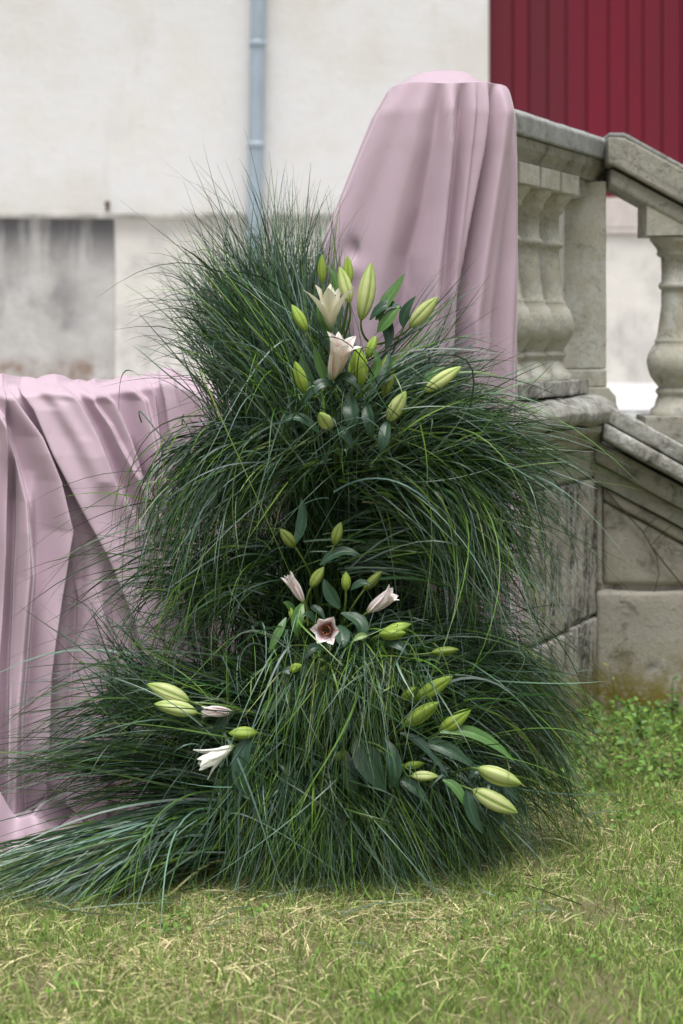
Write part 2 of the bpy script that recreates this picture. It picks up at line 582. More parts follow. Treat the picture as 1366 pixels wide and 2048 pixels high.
# ------------------------------------------------------------------ stone terrace wall and balustrade (runs away to the right)
A0 = Vector((0.849, 6.10, 0))
D = Vector((0.44, 0.898, 0)).normalized()
N = Vector((D.y, -D.x, 0))
UP = Vector((0, 0, 1))


def along(name, poly, s0, s1, mat, parent, **k):
    """profile (outward offset, z) swept along the balustrade from s0 to s1"""
    return prism_obj(name, poly, A0 + D * s0, N, UP, D, s1 - s0, mat, parent, **k)


balu = empty('balustrade', A0 + D * -0.5 + Vector((0, 0, 1.0)), 'stone balustrade running back from the tall pink drape to a square pier', 'balustrade')
RS0 = -1.17
along('handrail', [(-0.115, 1.945), (0.115, 1.945), (0.118, 2.005), (0.105, 2.020), (-0.105, 2.020), (-0.118, 2.005)], RS0, -0.050, M['stone_rail'], balu, bevel=0.006, rough=0.0025, scale=14, cuts=0.08)
along('rail_moulding', [(-0.06, 1.873), (0.078, 1.873), (0.082, 1.885), (0.100, 1.915), (0.104, 1.9425), (-0.104, 1.9425), (-0.082, 1.885)], RS0, -0.030, M['stone_mould'], balu, bevel=0.004, rough=0.002, scale=14, cuts=0.08)
BP = [(0.088, 0.000), (0.088, 0.018), (0.074, 0.028), (0.066, 0.050), (0.060, 0.066), (0.068, 0.074), (0.071, 0.082), (0.064, 0.090),
      (0.060, 0.094), (0.070, 0.108), (0.086, 0.130), (0.096, 0.155), (0.099, 0.180), (0.094, 0.205), (0.082, 0.228), (0.070, 0.243), (0.071, 0.247), (0.071, 0.253),
      (0.066, 0.258), (0.062, 0.275), (0.056, 0.32), (0.051, 0.37), (0.049, 0.410), (0.050, 0.425), (0.058, 0.430), (0.061, 0.438), (0.058, 0.446), (0.050, 0.452),
      (0.049, 0.49), (0.050, 0.535), (0.062, 0.542), (0.065, 0.549), (0.063, 0.556), (0.068, 0.566), (0.082, 0.585), (0.088, 0.592), (0.088, 0.605)]
Vb, Fb = lathe_np(BP, 32)
Vb = Vb + 0.0015 * np.sin(Vb[:, [2, 0, 1]] * 90)
BALS = [-0.425, -0.620, -0.815, -1.01]
bal_me = None
ZB = 1.205


def new_baluster(loc, parent, mat):
    global bal_me
    if bal_me is None:
        o = mesh_np('baluster', Vb, Fb, mat, None)
        bal_me = o.data
    else:
        o = bpy.data.objects.new('baluster', bal_me)
        COL.objects.link(o)
    o.parent = parent
    o.location = Vector(loc) - Vector(parent.location)
    return o


for s in BALS:
    c = A0 + D * s
    new_baluster((c.x, c.y, ZB), balu, M['stone_clean'])
    along('capital_block', [(-0.094, 1.806), (0.094, 1.806), (0.094, 1.871), (-0.094, 1.871)], s - 0.084, s + 0.084, M['stone_clean'], balu, bevel=0.004, rough=0.0015, scale=20, cuts=0.08)
    along('base_block', [(-0.098, 1.155), (0.098, 1.155), (0.098, 1.2045), (-0.098, 1.2045)], s - 0.086, s + 0.086, M['stone_lichen'], balu, bevel=0.007, rough=0.004, scale=16, cuts=0.05)
along('block_backing', [(-0.07, 1.81), (0.066, 1.81), (0.066, 1.872), (-0.07, 1.872)], RS0, -0.2, M['stone_mould'], balu, bevel=0)
along('base_backing', [(-0.07, 1.156), (0.078, 1.156), (0.078, 1.20), (-0.07, 1.20)], RS0, -0.2, M['stone_lichen'], balu, bevel=0)
# square end pier, set parallel to the stair
PY = 5.93
px0, px1 = X_(1128, PY), X_(1213, PY)
box_obj('pier_shaft', px0, px1, PY, PY + 0.30, 1.235, 1.872, M['stone_clean'], balu, 0.006, 0.0015, 12, 0.08)
box_obj('pier_base', px0 - 0.008, px1 + 0.0, PY - 0.008, PY + 0.31, 1.175, 1.2335, M['stone_clean'], balu, 0.006, 0.002, 12, 0.06)
prism_obj('pier_foot', [(px0 - 0.02, 1.10), (px1 + 0.030, 1.10), (px1 + 0.028, 1.145), (px1 + 0.012, 1.160), (px1 + 0.004, 1.174), (px0 - 0.01, 1.174)], (0, PY - 0.03, 0), (1, 0, 0), (0, 0, 1), (0, 1, 0), 0.35, M['stone_clean'], balu, bevel=0.005, rough=0.003, scale=12)

# retaining wall under the balustrade: weathered cornice and stacked stones
ret = empty('terrace_wall', A0 + D * -0.6, 'lichen streaked stone terrace wall with moulded cornice beside the pink drape', 'stone wall', None, 'thing')
along('cornice', [(-0.2, 1.055), (0.150, 1.055), (0.172, 1.075), (0.178, 1.10), (0.165, 1.122), (0.12, 1.146), (-0.2, 1.152)], -1.17, -0.165, M['stone_lichen'], ret, bevel=0.006, rough=0.010, scale=13, cuts=0.035, smooth=True)
along('cornice_moulding', [(-0.2, 0.975), (0.112, 0.975), (0.118, 0.985), (0.128, 1.010), (0.148, 1.030), (0.152, 1.052), (-0.2, 1.052)], -1.17, -0.172, M['stone_mould'], ret, bevel=0.004, rough=0.003, scale=12, cuts=0.05)
along('wall_core', [(-0.2, -0.2), (0.088, -0.2), (0.088, 0.974), (-0.2, 0.974)], -1.17, -0.16, M['stone_mould'], ret, bevel=0)
for (s0, s1, z0, z1, t, m_) in [(-0.45, -0.178, 0.415, 0.87, 0.104, 'stone_pier'), (-0.79, -0.456, 0.405, 0.87, 0.1035, 'stone_pier'), (-1.17, -0.80, 0.41, 0.87, 0.105, 'stone_pier'),
                           (-0.79, -0.178, 0.878, 0.972, 0.108, 'stone_mould'), (-1.17, -0.80, 0.878, 0.972, 0.108, 'stone_mould'),
                           (-0.452, -0.172, -0.1, 0.403, 0.107, 'stone_pier'), (-0.82, -0.460, -0.1, 0.394, 0.113, 'stone_pier'), (-1.17, -0.83, -0.1, 0.40, 0.106, 'stone_pier')]:
    along('stone', [(0.0, z0), (t, z0), (t, z1), (0.0, z1)], s0, s1, M[m_], ret, bevel=0.009, rough=0.004, scale=11, cuts=0.05, smooth=True)

# ------------------------------------------------------------------ stair wall and stair balustrade (parallel to the picture, falling to the right)
SY = 5.88
SL = 0.545
stair = empty('stair_balustrade', (X_(1250, SY), SY, 0.5), 'sloping stone stair balustrade with one thick baluster over a cracked wall', 'balustrade')
SX0, SX1 = X_(1188, SY), 2.75


def slope_piece(name, xa, xb, z_top_at_a, dz, y0, y1, mat, bevel=0.006, rough=0.003, cuts=0.06, smooth=False, scale=12):
    """sloping bar from xa to xb whose top starts at z and is dz tall (vertical ends)"""
    k = SL * (xb - xa)
    return prism_obj(name, [(xa, z_top_at_a - dz), (xb, z_top_at_a - dz - k), (xb, z_top_at_a - k), (xa, z_top_at_a)], (0, y0, 0), (1, 0, 0), (0, 0, 1), (0, 1, 0), y1 - y0, mat, stair, bevel, rough, scale, cuts, smooth)


ra = X_(1216, SY - 0.03)
zr = Z_(272, SY - 0.03)
# the rail: level return at the top, then the slope
prism_obj('handrail', [(ra, zr - 0.095), (ra + 0.02, zr - 0.098), (SX1, zr - 0.098 - SL * (SX1 - ra - 0.02)), (SX1, zr - 0.012 - SL * (SX1 - ra - 0.055)), (ra + 0.055, zr - 0.004), (ra, zr - 0.002)],
          (0, SY - 0.035, 0), (1, 0, 0), (0, 0, 1), (0, 1, 0), 0.235, M['stone_mould'], stair, 0.008, 0.003, 12, 0.07)
prism_obj('rail_capping', [(ra + 0.004, zr + 0.000), (ra + 0.055, zr - 0.002), (SX1, zr - 0.010 - SL * (SX1 - ra - 0.055)), (SX1, zr + 0.004 - SL * (SX1 - ra - 0.055)), (ra + 0.057, zr + 0.012), (ra + 0.004, zr + 0.012)],
          (0, SY - 0.024, 0), (1, 0, 0), (0, 0, 1), (0, 1, 0), 0.213, M['stone_rail'], stair, 0.004)
slope_piece('rail_moulding', ra + 0.012, SX1, zr - 0.099 - 0.004, 0.058, SY - 0.012, SY + 0.18, M['stone_mould'], 0.010)
ZT = Z_(475, SY + 0.09)
cx0 = X_(1352, SY + 0.09)
pitch = 0.335
for i in range(4):
    cxx = cx0 + pitch * i
    dz = -SL * pitch * i
    new_baluster((cxx, SY + 0.09, ZT - 0.605 + dz), stair, M['stone_clean'])
    xl, xr = cxx - 0.116, cxx + 0.116
    ztop = lambda x: zr - 0.160 - SL * (x - (ra + 0.012))
    prism_obj('wedge_block', [(xl, ZT + dz + .002), (xr, ZT + dz + .002), (xr, max(ZT + dz + 0.006, ztop(xr))), (xl, ztop(xl))], (0, SY - 0.005, 0), (1, 0, 0), (0, 0, 1), (0, 1, 0), 0.19, M['stone_clean'], stair, 0.004, 0.0015, 12, 0.08)
    zb = ZT - 0.606 + dz
    zs = lambda x: Z_(806, SY) - SL * (x - X_(1215, SY)) - 0.004
    prism_obj('wedge_foot', [(xl - .004, zs(xl - .004)), (xr + .004, zs(xr + .004)), (xr + .004, zb), (xl - .004, zb)], (0, SY - 0.008, 0), (1, 0, 0), (0, 0, 1), (0, 1, 0), 0.196, M['stone_mould'], stair, 0.005, 0.003, 12, 0.06)
# sloping string course: three stepped mouldings
za = Z_(806, SY)
xa = X_(1204, SY)
slope_piece('string_course', xa, SX1, za + 0.004, 0.062, SY - 0.085, SY + 0.25, M['stone_lichen'], 0.008, 0.006, 0.04, True)
slope_piece('string_course', xa - 0.012, SX1, za - 0.060, 0.055, SY - 0.110, SY + 0.25, M['stone_lichen'], 0.012, 0.006, 0.04, True)
slope_piece('string_moulding', xa - 0.03, SX1, za - 0.117, 0.077, SY - 0.045, SY + 0.25, M['stone_mould'], 0.012)
slope_piece('string_moulding', xa - 0.03, SX1, za - 0.196, 0.062, SY - 0.012, SY + 0.25, M['stone_mould'], 0.004)
# wall below: border stones and sunk panel, then the big lower course
ztw = lambda x: za - 0.260 - SL * (x - (xa - 0.03))
ZJ = Z_(1176, SY)


def wall_stone(pts, y0, rough=0.004, bev=0.010, mat='stone_wall'):
    return prism_obj('stone', pts, (0, y0, 0), (1, 0, 0), (0, 0, 1), (0, 1, 0), 0.2 - (y0 - SY), M[mat], stair, bev, rough, 8, 0.05, True)


xl = X_(1190, SY)
xp = X_(1206, SY)
xe = 2.0
bm = bmesh.new()
prism(bm, [(xl, -0.1), (2.70, -0.1), (2.70, 0.02), (xl, ztw(xl))], (0, SY + 0.035, 0), (1, 0, 0), (0, 0, 1), (0, 1, 0), 0.2, 0)
bm_obj('wall_core', bm, M['stone_wall'], stair)
wall_stone([(xl + 0.004, ZJ + 0.006), (xp, ZJ + 0.006), (xp, ztw(xp) - .002), (xl + 0.004, ztw(xl) - .002)], SY + 0.010)
xq = xp + 0.62
wall_stone([(xp + 0.004, ZJ + 0.008), (xq, ZJ + 0.008), (xq, ztw(xq) - 0.052), (xp + 0.004, ztw(xp) - 0.050)], SY + 0.014, 0.006, 0.016)
wall_stone([(xp + 0.004, ztw(xp) - 0.046), (xq, ztw(xq) - 0.048), (xq, ztw(xq) - 0.003), (xp + 0.004, ztw(xp) - 0.003)], SY + 0.004)
wall_stone([(xl - 0.0, -0.1), (xl + 0.56, -0.1), (xl + 0.55, ZJ - 0.010), (xl + 0.006, ZJ - 0.012)], SY - 0.010, 0.008, 0.014)
wall_stone([(xl + 0.57, -0.1), (xl + 1.2, -0.1), (xl + 1.2, min(ZJ - 0.01, ztw(xl + 1.2))), (xl + 0.56, ZJ - 0.010)], SY - 0.006, 0.008, 0.014)
# flight of steps behind the stair wall
steps = empty('stair_flight', (1.6, 6.9, 0.5), 'stone steps going down behind the sloping balustrade', 'steps')
for i in range(7):
    z1 = TZ - 0.15 * i - 0.005
    x0 = 0.96 + 0.275 * i
    box_obj('step', x0, x0 + 0.29, 6.14, 7.44, -0.1, z1, M['stone_rail'], steps, 0.008)

# creeper stem, dry, climbing across the stair wall
crp = empty('creeper', at(1366, 1170, SY - 0.02), 'thin dry creeper stem running diagonally across the tan stair wall', 'creeper')
main = [(1172, 914), (1200, 965), (1245, 1020), (1285, 1062), (1302, 1092), (1330, 1128), (1366, 1172), (1420, 1230)]
Pm = np.array([at(x, y, SY - 0.006) for x, y in main])
Vt, Ft = tube_np(Pm, np.linspace(0.0020, 0.0028, len(main)), 7)
mesh_np('stem', Vt, Ft, M['twig'], crp)
for br in ([(1302, 1092), (1314, 1115), (1318, 1150), (1308, 1185), (1306, 1210)], [(1288, 1064), (1300, 1046), (1318, 1034)], [(1302, 1090), (1325, 1066), (1345, 1050)]):
    Pb = np.array([at(x, y, SY - 0.006) for x, y in br])
    Vt, Ft = tube_np(Pb, np.linspace(0.0018, 0.0009, len(br)), 6)
    mesh_np('twig', Vt, Ft, M['twig'], crp)

# low wall behind the left drape (it carries the cloth)
low = empty('low_wall', (-0.9, 5.35, 0), 'low stone wall under the left pink drape', 'stone wall', None, 'thing')
for i in range(5):
    x0 = -2.6 + i * 0.58
    for j in range(3):
        xs = x0 + (0.24 if j == 1 else 0)
        xe_ = min(xs + 0.574, 0.02)
        box_obj('stone', xs, xe_, 5.12 + 0.004 * ((i + j) % 3), 5.60, -0.1 + 0.395 * j, -0.1 + 0.395 * j + 0.389, M['stone_wall'], low, 0.01)
box_obj('coping', -2.65, 0.06, 5.08, 5.66, 1.088, 1.17, M['stone_lichen'], low, 0.012, 0.004, 8, 0.1)

# ------------------------------------------------------------------ pink cloths


def smooth_curve(pts, y):
    """px as a function of py through control points"""
    pts = sorted(pts, key=lambda p: p[1])
    ys = np.array([p[1] for p in pts], float); xs = np.array([p[0] for p in pts], float)
    r = np.interp(y, ys, xs)
    return r


def fold_profile(d, w, sharp):
    """ridge of half-width w; sharp>0 makes the right side (d>0) fall steeply, <0 the left side"""
    wl = w * (1 + max(0, sharp) * 1.2) / (1 + max(0, -sharp) * 2.2)
    wr = w * (1 + max(0, -sharp) * 1.2) / (1 + max(0, sharp) * 2.2)
    ww = np.where(d < 0, wl, wr)
    return np.exp(-(d / ww) ** 2)


# tall drape ------------------------------------------------------
TYC = 4.98
lev_y = np.concatenate([[142, 143.5, 146, 150, 155, 160, 166, 172, 178, 183, 186, 187.4, 188.4, 190, 193, 197, 203, 210], np.linspace(218, 1500, 150)])
NT_ = 420
th = np.linspace(0, 2 * np.pi, NT_, endpoint=False)
# ridges: (control points, half width px, amplitude m, sharpness)
RIDG = [
    ([(806, 190), (760, 300), (712, 420), (660, 560), (600, 800), (560, 1200)], 26, 0.026, 0.0),
    ([(852, 190), (828, 320), (790, 460), (750, 620), (700, 900), (680, 1400)], 34, 0.016, 0.15),
    ([(908, 190), (900, 320), (880, 480), (868, 560), (850, 800), (840, 1400)], 15, 0.028, 0.7),
    ([(948, 190), (935, 300), (915, 430), (896, 560), (880, 800), (870, 1400)], 13, 0.014, 0.5),
    ([(972, 190), (956, 320), (930, 450), (906, 590), (890, 800), (885, 1400)], 11, 0.022, 0.9),
    ([(1000, 190), (985, 320), (960, 480), (935, 640), (930, 900), (930, 1400)], 11, 0.024, -0.4),
    ([(1012, 200), (1004, 330), (985, 480), (965, 640), (955, 900), (950, 1400)], 9, 0.016, 0.4),
    ([(1030, 200), (1020, 330), (1012, 520), (1000, 700), (995, 900), (990, 1400)], 13, 0.020, -0.3),
]
VAL = [
    ([(880, 190), (868, 300), (845, 430), (815, 520), (800, 700), (790, 1400)], 16, 0.016),
    ([(926, 200), (916, 320), (897, 480), (886, 600), (880, 800), (870, 1400)], 9, 0.020),
    ([(988, 200), (968, 330), (940, 470), (915, 600), (905, 800), (900, 1400)], 8, 0.026),
    ([(716, 480), (722, 500), (722, 512), (716, 530)], 15, 0.0),
]
Vc = []
for i, py in enumerate(lev_y):
    f = np.clip((py - 188) / 20, 0, 1)
    if py < 188:
        t = (py - 142) / 46.0
        pl = np.interp(py, [142, 147, 152, 160, 170, 180, 186, 188], [874, 846, 835, 820, 806, 792, 780, 775])
        pr = np.interp(py, [142, 147, 152, 160, 170, 180, 186, 188], [914, 938, 948, 955, 965, 986, 1012, 1020])
        bb = np.interp(py, [142, 150, 170, 188], [0.02, 0.075, 0.16, 0.235])
    else:
        pl = np.interp(py, [188, 210, 300, 400, 490, 600, 800, 1500], [774, 767, 731, 692, 657, 625, 585, 560])
        pr = np.interp(py, [188, 200, 215, 500, 800, 1000, 1500], [1021, 1025.5, 1027, 1027, 1030, 1036, 1050])
        bb = np.interp(py, [188, 300, 1500], [0.24, 0.25, 0.28])
    pr = CX + (pr - CX) * 0.968
    cxp, a = (pl + pr) / 2, (pr - pl) / 2 * TYC / FPX
    e = 2.0 / 3.0
    ct, st = np.cos(th), np.sin(th)
    ux = np.sign(ct) * np.abs(ct) ** e
    uy = np.sign(st) * np.abs(st) ** e
    X = X_(cxp, TYC) + a * ux
    Y = TYC - bb * uy
    z = Z_(py, TYC)
    # displacement by folds, along the outward direction
    pxs = CX + FPX * X / Y
    front = np.clip((uy - 0.12) / 0.5, 0, 1)
    dsp = np.zeros_like(th)
    amp = np.clip((py - 183) / 60, 0, 1) ** 0.8
    grow = 0.75 + 0.5 * np.clip((py - 200) / 500, 0, 1)
    for pts, w, A, sh in RIDG:
        dsp += 1.7 * fold_profile(pxs - smooth_curve(pts, py), w * (0.8 + 0.4 * np.clip((py - 200) / 400, 0, 1)), sh) * A * amp * grow * front
    for pts, w, A in VAL:
        dsp -= 1.5 * fold_profile(pxs - smooth_curve(pts, py), w * (0.8 + 0.4 * np.clip((py - 200) / 400, 0, 1)), 0) * A * amp * grow * front
    # folds on the unseen back too
    dsp += (1 - front) * amp * 0.02 * np.sin(th * 17 + 0.4 * np.sin(py * 0.01))
    # dent with a small shadowed pocket low in the front
    dsp -= 0.015 * np.exp(-((pxs - 712) / 9.0) ** 2 - ((py - 508) / 20.0) ** 2)
    dsp += 0.012 * np.exp(-((pxs - 706) / 30.0) ** 2 - ((py - 545) / 22.0) ** 2)
    # tension wrinkles running from the top corner, fine and diagonal
    dsp += 0.0010 * amp * wob(pxs * 0.01 + py * 0.004, py * 0.003, 2.0)
    nx, ny = ux / (a + 1e-6), -uy / (bb + 1e-6)
    ln = np.hypot(nx, ny) + 1e-9
    zz = z + 0.004 * np.sin(th * 3 + 1) * np.clip((188 - py) / 46, 0, 1) * (py > 150) + np.where(py > 150, 0.0025 * np.sin(pxs * 0.045 + 2), 0) * np.exp(-((py - 188) / 20) ** 2)
    Vc.append(np.stack([X + dsp * nx / ln, Y + dsp * ny / ln, np.maximum(zz, 0.02) + 0 * th], -1))
Vc = np.array(Vc)
Vflat = Vc.reshape(-1, 3)
Fc = grid_faces(NT_, len(lev_y), True)
capc = Vflat[:NT_].mean(0)
Vflat = np.vstack([Vflat, capc + (0, 0, 0.001)])
capF = np.array([[NT_ * len(lev_y), i, (i + 1) % NT_, (i + 1) % NT_] for i in range(NT_)])
tall_root = empty('tall_drape', (X_(890, TYC), TYC, 0.0), 'tall pink satin cloth draped over the pillar at the head of the balustrade', 'cloth')
me = bpy.data.meshes.new('cloth')
me.from_pydata([tuple(v) for v in Vflat], [], [tuple(f) for f in Fc] + [(NT_ * len(lev_y), i, (i + 1) % NT_) for i in range(NT_)])
for p in me.polygons: p.use_smooth = True
me.update()
link_mesh('cloth', me, M['cloth'], tall_root)

# low drape --------------------------------------------------------
nx_, ny_ = 460, 340
pxg = np.linspace(-260, 480, nx_)
pyg = np.linspace(0, 1, ny_)
LF = [  # lips: control points, half width, amplitude, sharpness (>0: right side drops)
    ([(-60, 760), (-20, 900), (-30, 1200), (-40, 1700)], 16, 0.030, 0.3),
    ([(2, 780), (8, 900), (6, 1100), (-6, 1300), (-12, 1720)], 9, 0.030, 0.8),
    ([(6, 770), (36, 815), (76, 872), (112, 960), (136, 1060), (112, 1200), (92, 1350), (80, 1720)], 15, 0.034, 0.9),
    ([(40, 765), (84, 820), (130, 915), (180, 1010), (236, 1110), (290, 1240), (330, 1400), (350, 1700)], 20, 0.036, -0.55),
    ([(110, 765), (150, 800), (186, 870), (220, 960), (268, 1040), (330, 1150), (400, 1300)], 20, 0.034, 0.8),
    ([(178, 765), (222, 806), (252, 880), (272, 950), (306, 1020), (370, 1150), (430, 1300)], 14, 0.036, 0.85),
    ([(250, 765), (285, 800), (300, 870), (312, 940), (345, 1030), (420, 1200)], 14, 0.026, 0.6),
    ([(296, 760), (306, 790), (314, 860), (322, 940), (350, 1050)], 7, 0.018, 0.7),
    ([(345, 765), (352, 810), (366, 880), (388, 960)], 12, 0.022, 0.6),
    ([(400, 770), (410, 850), (430, 950)], 14, 0.02, 0.3),
    ([(-40, 770), (10, 860), (50, 1000), (62, 1150), (40, 1400), (36, 1700)], 12, 0.026, 0.6),
    ([(146, 765), (176, 790), (214, 850), (246, 920), (300, 1030)], 8, 0.018, 0.5),
    ([(80, 765), (120, 810), (160, 880), (196, 960)], 14, 0.012, 0.0),
    ([(322, 752), (334, 800), (344, 860), (360, 940)], 8, 0.020, -0.5),
    ([(60, 1000), (56, 1150), (40, 1300), (28, 1500), (20, 1720)], 16, 0.022, 0.3),
    ([(150, 1120), (160, 1200), (150, 1350), (140, 1720)], 14, 0.018, -0.3),
    ([(200, 1180), (215, 1300), (215, 1500), (210, 1720)], 16, 0.016, 0.2),
]
LV = [
    ([(146, 1050), (158, 1110), (160, 1200), (150, 1300), (140, 1720)], 15, 0.040),
    ([(22, 880), (24, 1075), (14, 1300), (6, 1720)], 7, 0.030),
    ([(262, 880), (292, 985), (340, 1080)], 8, 0.02),
]
Vl = np.zeros((ny_, nx_, 3))
for i, v in enumerate(pyg):
    px = pxg
    # top line of the cloth where it crosses the wall, with bunched folds
    ytop = np.interp(px, [-260, 0, 60, 130, 180, 260, 300, 332, 372, 410, 480], [775, 768, 766, 764, 768, 760, 747, 741, 755, 775, 800])
    ytop = ytop + 3.0 * np.sin(px * 0.043 + 0.6) + 1.2 * np.sin(px * 0.11)
    if v < 0.16:      # over the coping, from the back
        t = v / 0.16
        Yb = 5.62 - (5.62 - 5.05) * t
        zt = np.array([Z_(y_, 5.05) for y_ in ytop])
        X = X_(px, 5.05) * (1 + 0.0 * t)
        z = zt - 0.05 * (1 - np.sin(np.pi * np.clip(t * 0.9 + 0.1, 0, 1) * 0.5)) * 1.5
        bunch = np.zeros_like(px)
        for pts, w, A, sh in LF:
            if min(p[1] for p in pts) < 900:
                bunch += fold_profile(px - np.array([smooth_curve(pts, y_ + 4) for y_ in ytop]), w, sh * 0.5) * A
        z = np.maximum(z, 1.20) + 0.55 * bunch * t ** 0.5
        Y = Yb + 0 * px
        if t < 0.15: z = z - 0.3 * (0.15 - t) / 0.15
        Vl[i] = np.stack([X, Y, z], -1)
    else:
        t = (v - 0.16) / 0.84
        yb = 1716.0
        py = ytop + (yb - ytop) * t
        Yb = 5.05 - 0.10 * np.sin(np.pi * 0.5 * np.clip(t / 0.03, 0, 1)) - 0.19 * t
        dsp = np.zeros_like(px); lat = np.zeros_like(px)
        amp = np.clip(t / 0.02, 0, 1) ** 0.7 * (0.6 + 0.4 * np.clip(t / 0.15, 0, 1))
        for pts, w, A, sh in LF:
            ys = [p[1] for p in pts]
            xc = np.array([smooth_curve(pts, y_) for y_ in py])
            fade = np.clip(((max(ys) + 60) - py) / 120, 0, 1) * np.clip((py - (min(ys) - 60)) / 120, 0, 1) if min(ys) > 900 else np.clip(((max(ys) + 80) - py) / 160, 0, 1)
            q = fold_profile(px - xc, w, sh) * A * fade
            dsp += 1.9 * q
            lat += np.sign(sh) * abs(sh) * 0.85 * q
        for pts, w, A in LV:
            ys = [p[1] for p in pts]
            xc = np.array([smooth_curve(pts, y_) for y_ in py])
            fade = np.clip((py - (min(ys) - 10)) / 120, 0, 1) * np.clip(((max(ys) + 60) - py) / 100, 0, 1)
            dsp -= 1.25 * fold_profile(px - xc, w, 0) * A * fade
        dsp += 0.004 * np.sin(px * 0.05 - py * 0.022) * amp
        Y = Yb - dsp * amp
        z = CAMZ - (py - HY) * Yb / FPX
        Vl[i] = np.stack([X_(px, 1) * Yb + lat * amp, Y, np.maximum(z, 0.012)], -1)
low_root = empty('low_drape', (X_(150, 5.0), 5.0, 0.0), 'wide pink satin cloth hanging in folds over the low wall at the left', 'cloth')
mesh_np('cloth', Vl.reshape(-1, 3), grid_faces(nx_, ny_), M['cloth'], low_root)
# the end of the cloth crumpled on the lawn
nu, nv = 150, 90
uu, vv = np.meshgrid(np.linspace(0, 1, nu), np.linspace(0, 1, nv))
TX = -0.98 + uu * 0.335 + 0.02 * np.sin(vv * 9)
TYY = 4.71 - vv * (0.30 - 0.16 * uu) - 0.02 * np.sin(uu * 14)
hgt = 0.055 * np.exp(-((vv - 0.80 + 0.2 * uu) / 0.14) ** 2) + 0.065 * np.exp(-((vv - 0.42 - 0.15 * np.sin(uu * 6)) / 0.13) ** 2) + 0.03 * np.sin(uu * 19 + 5 * vv) * np.sin(vv * 3.1) + 0.018 * np.sin(uu * 9 - 11 * vv)
edge = np.clip(np.minimum(np.minimum(1 - uu, 1 - vv), 0.5) / 0.14, 0, 1) ** 0.6
TZZ = gz(TX, TYY) + 0.022 + 1.15 * np.clip(hgt + 0.025, 0.0, 1) * edge * (1 - 0.55 * uu)
mesh_np('cloth_end', np.stack([TX, TYY, TZZ], -1).reshape(-1, 3), grid_faces(nu, nv), M['cloth'], low_root)

# ------------------------------------------------------------------ grass arrangement
BL_V, BL_F, BL_C = [], [], []


def ribbon(P, W, col, nonf=None):
    """P (n,k,3) centre lines, W (n,k) widths, col (n,k,3) -> verts, quads"""
    n, k, _ = P.shape
    T = np.gradient(P, axis=1)
    T /= np.linalg.norm(T, axis=2, keepdims=True) + 1e-9
    r = rng.normal(size=(n, 1, 3))
    Sd = np.cross(T, np.broadcast_to(r, T.shape))
    Sd /= np.linalg.norm(Sd, axis=2, keepdims=True) + 1e-9
    L = P - Sd * W[..., None] * 0.5
    R = P + Sd * W[..., None] * 0.5
    V = np.stack([L, R], 2).reshape(-1, 3)
    base = (np.arange(n) * k * 2)[:, None]
    j = np.arange(k - 1)[None, :] * 2
    a = base + j
    F = np.stack([a, a + 1, a + 3, a + 2], -1).reshape(-1, 4)
    C = np.repeat(col.reshape(-1, 3), 2, axis=0)
    return V, F, C


def palette(n, mix):
    """per-blade green: deep, blue-grey, fresh yellow-green, straw"""
    base = np.array([[0.024, 0.068, 0.018], [0.115, 0.185, 0.140], [0.110, 0.205, 0.034], [0.24, 0.26, 0.10]])
    idx = rng.choice(4, size=n, p=mix)
    c = base[idx] * rng.uniform(0.5, 1.45, (n, 1)) * rng.uniform(0.9, 1.1, (n, 3))
    return c


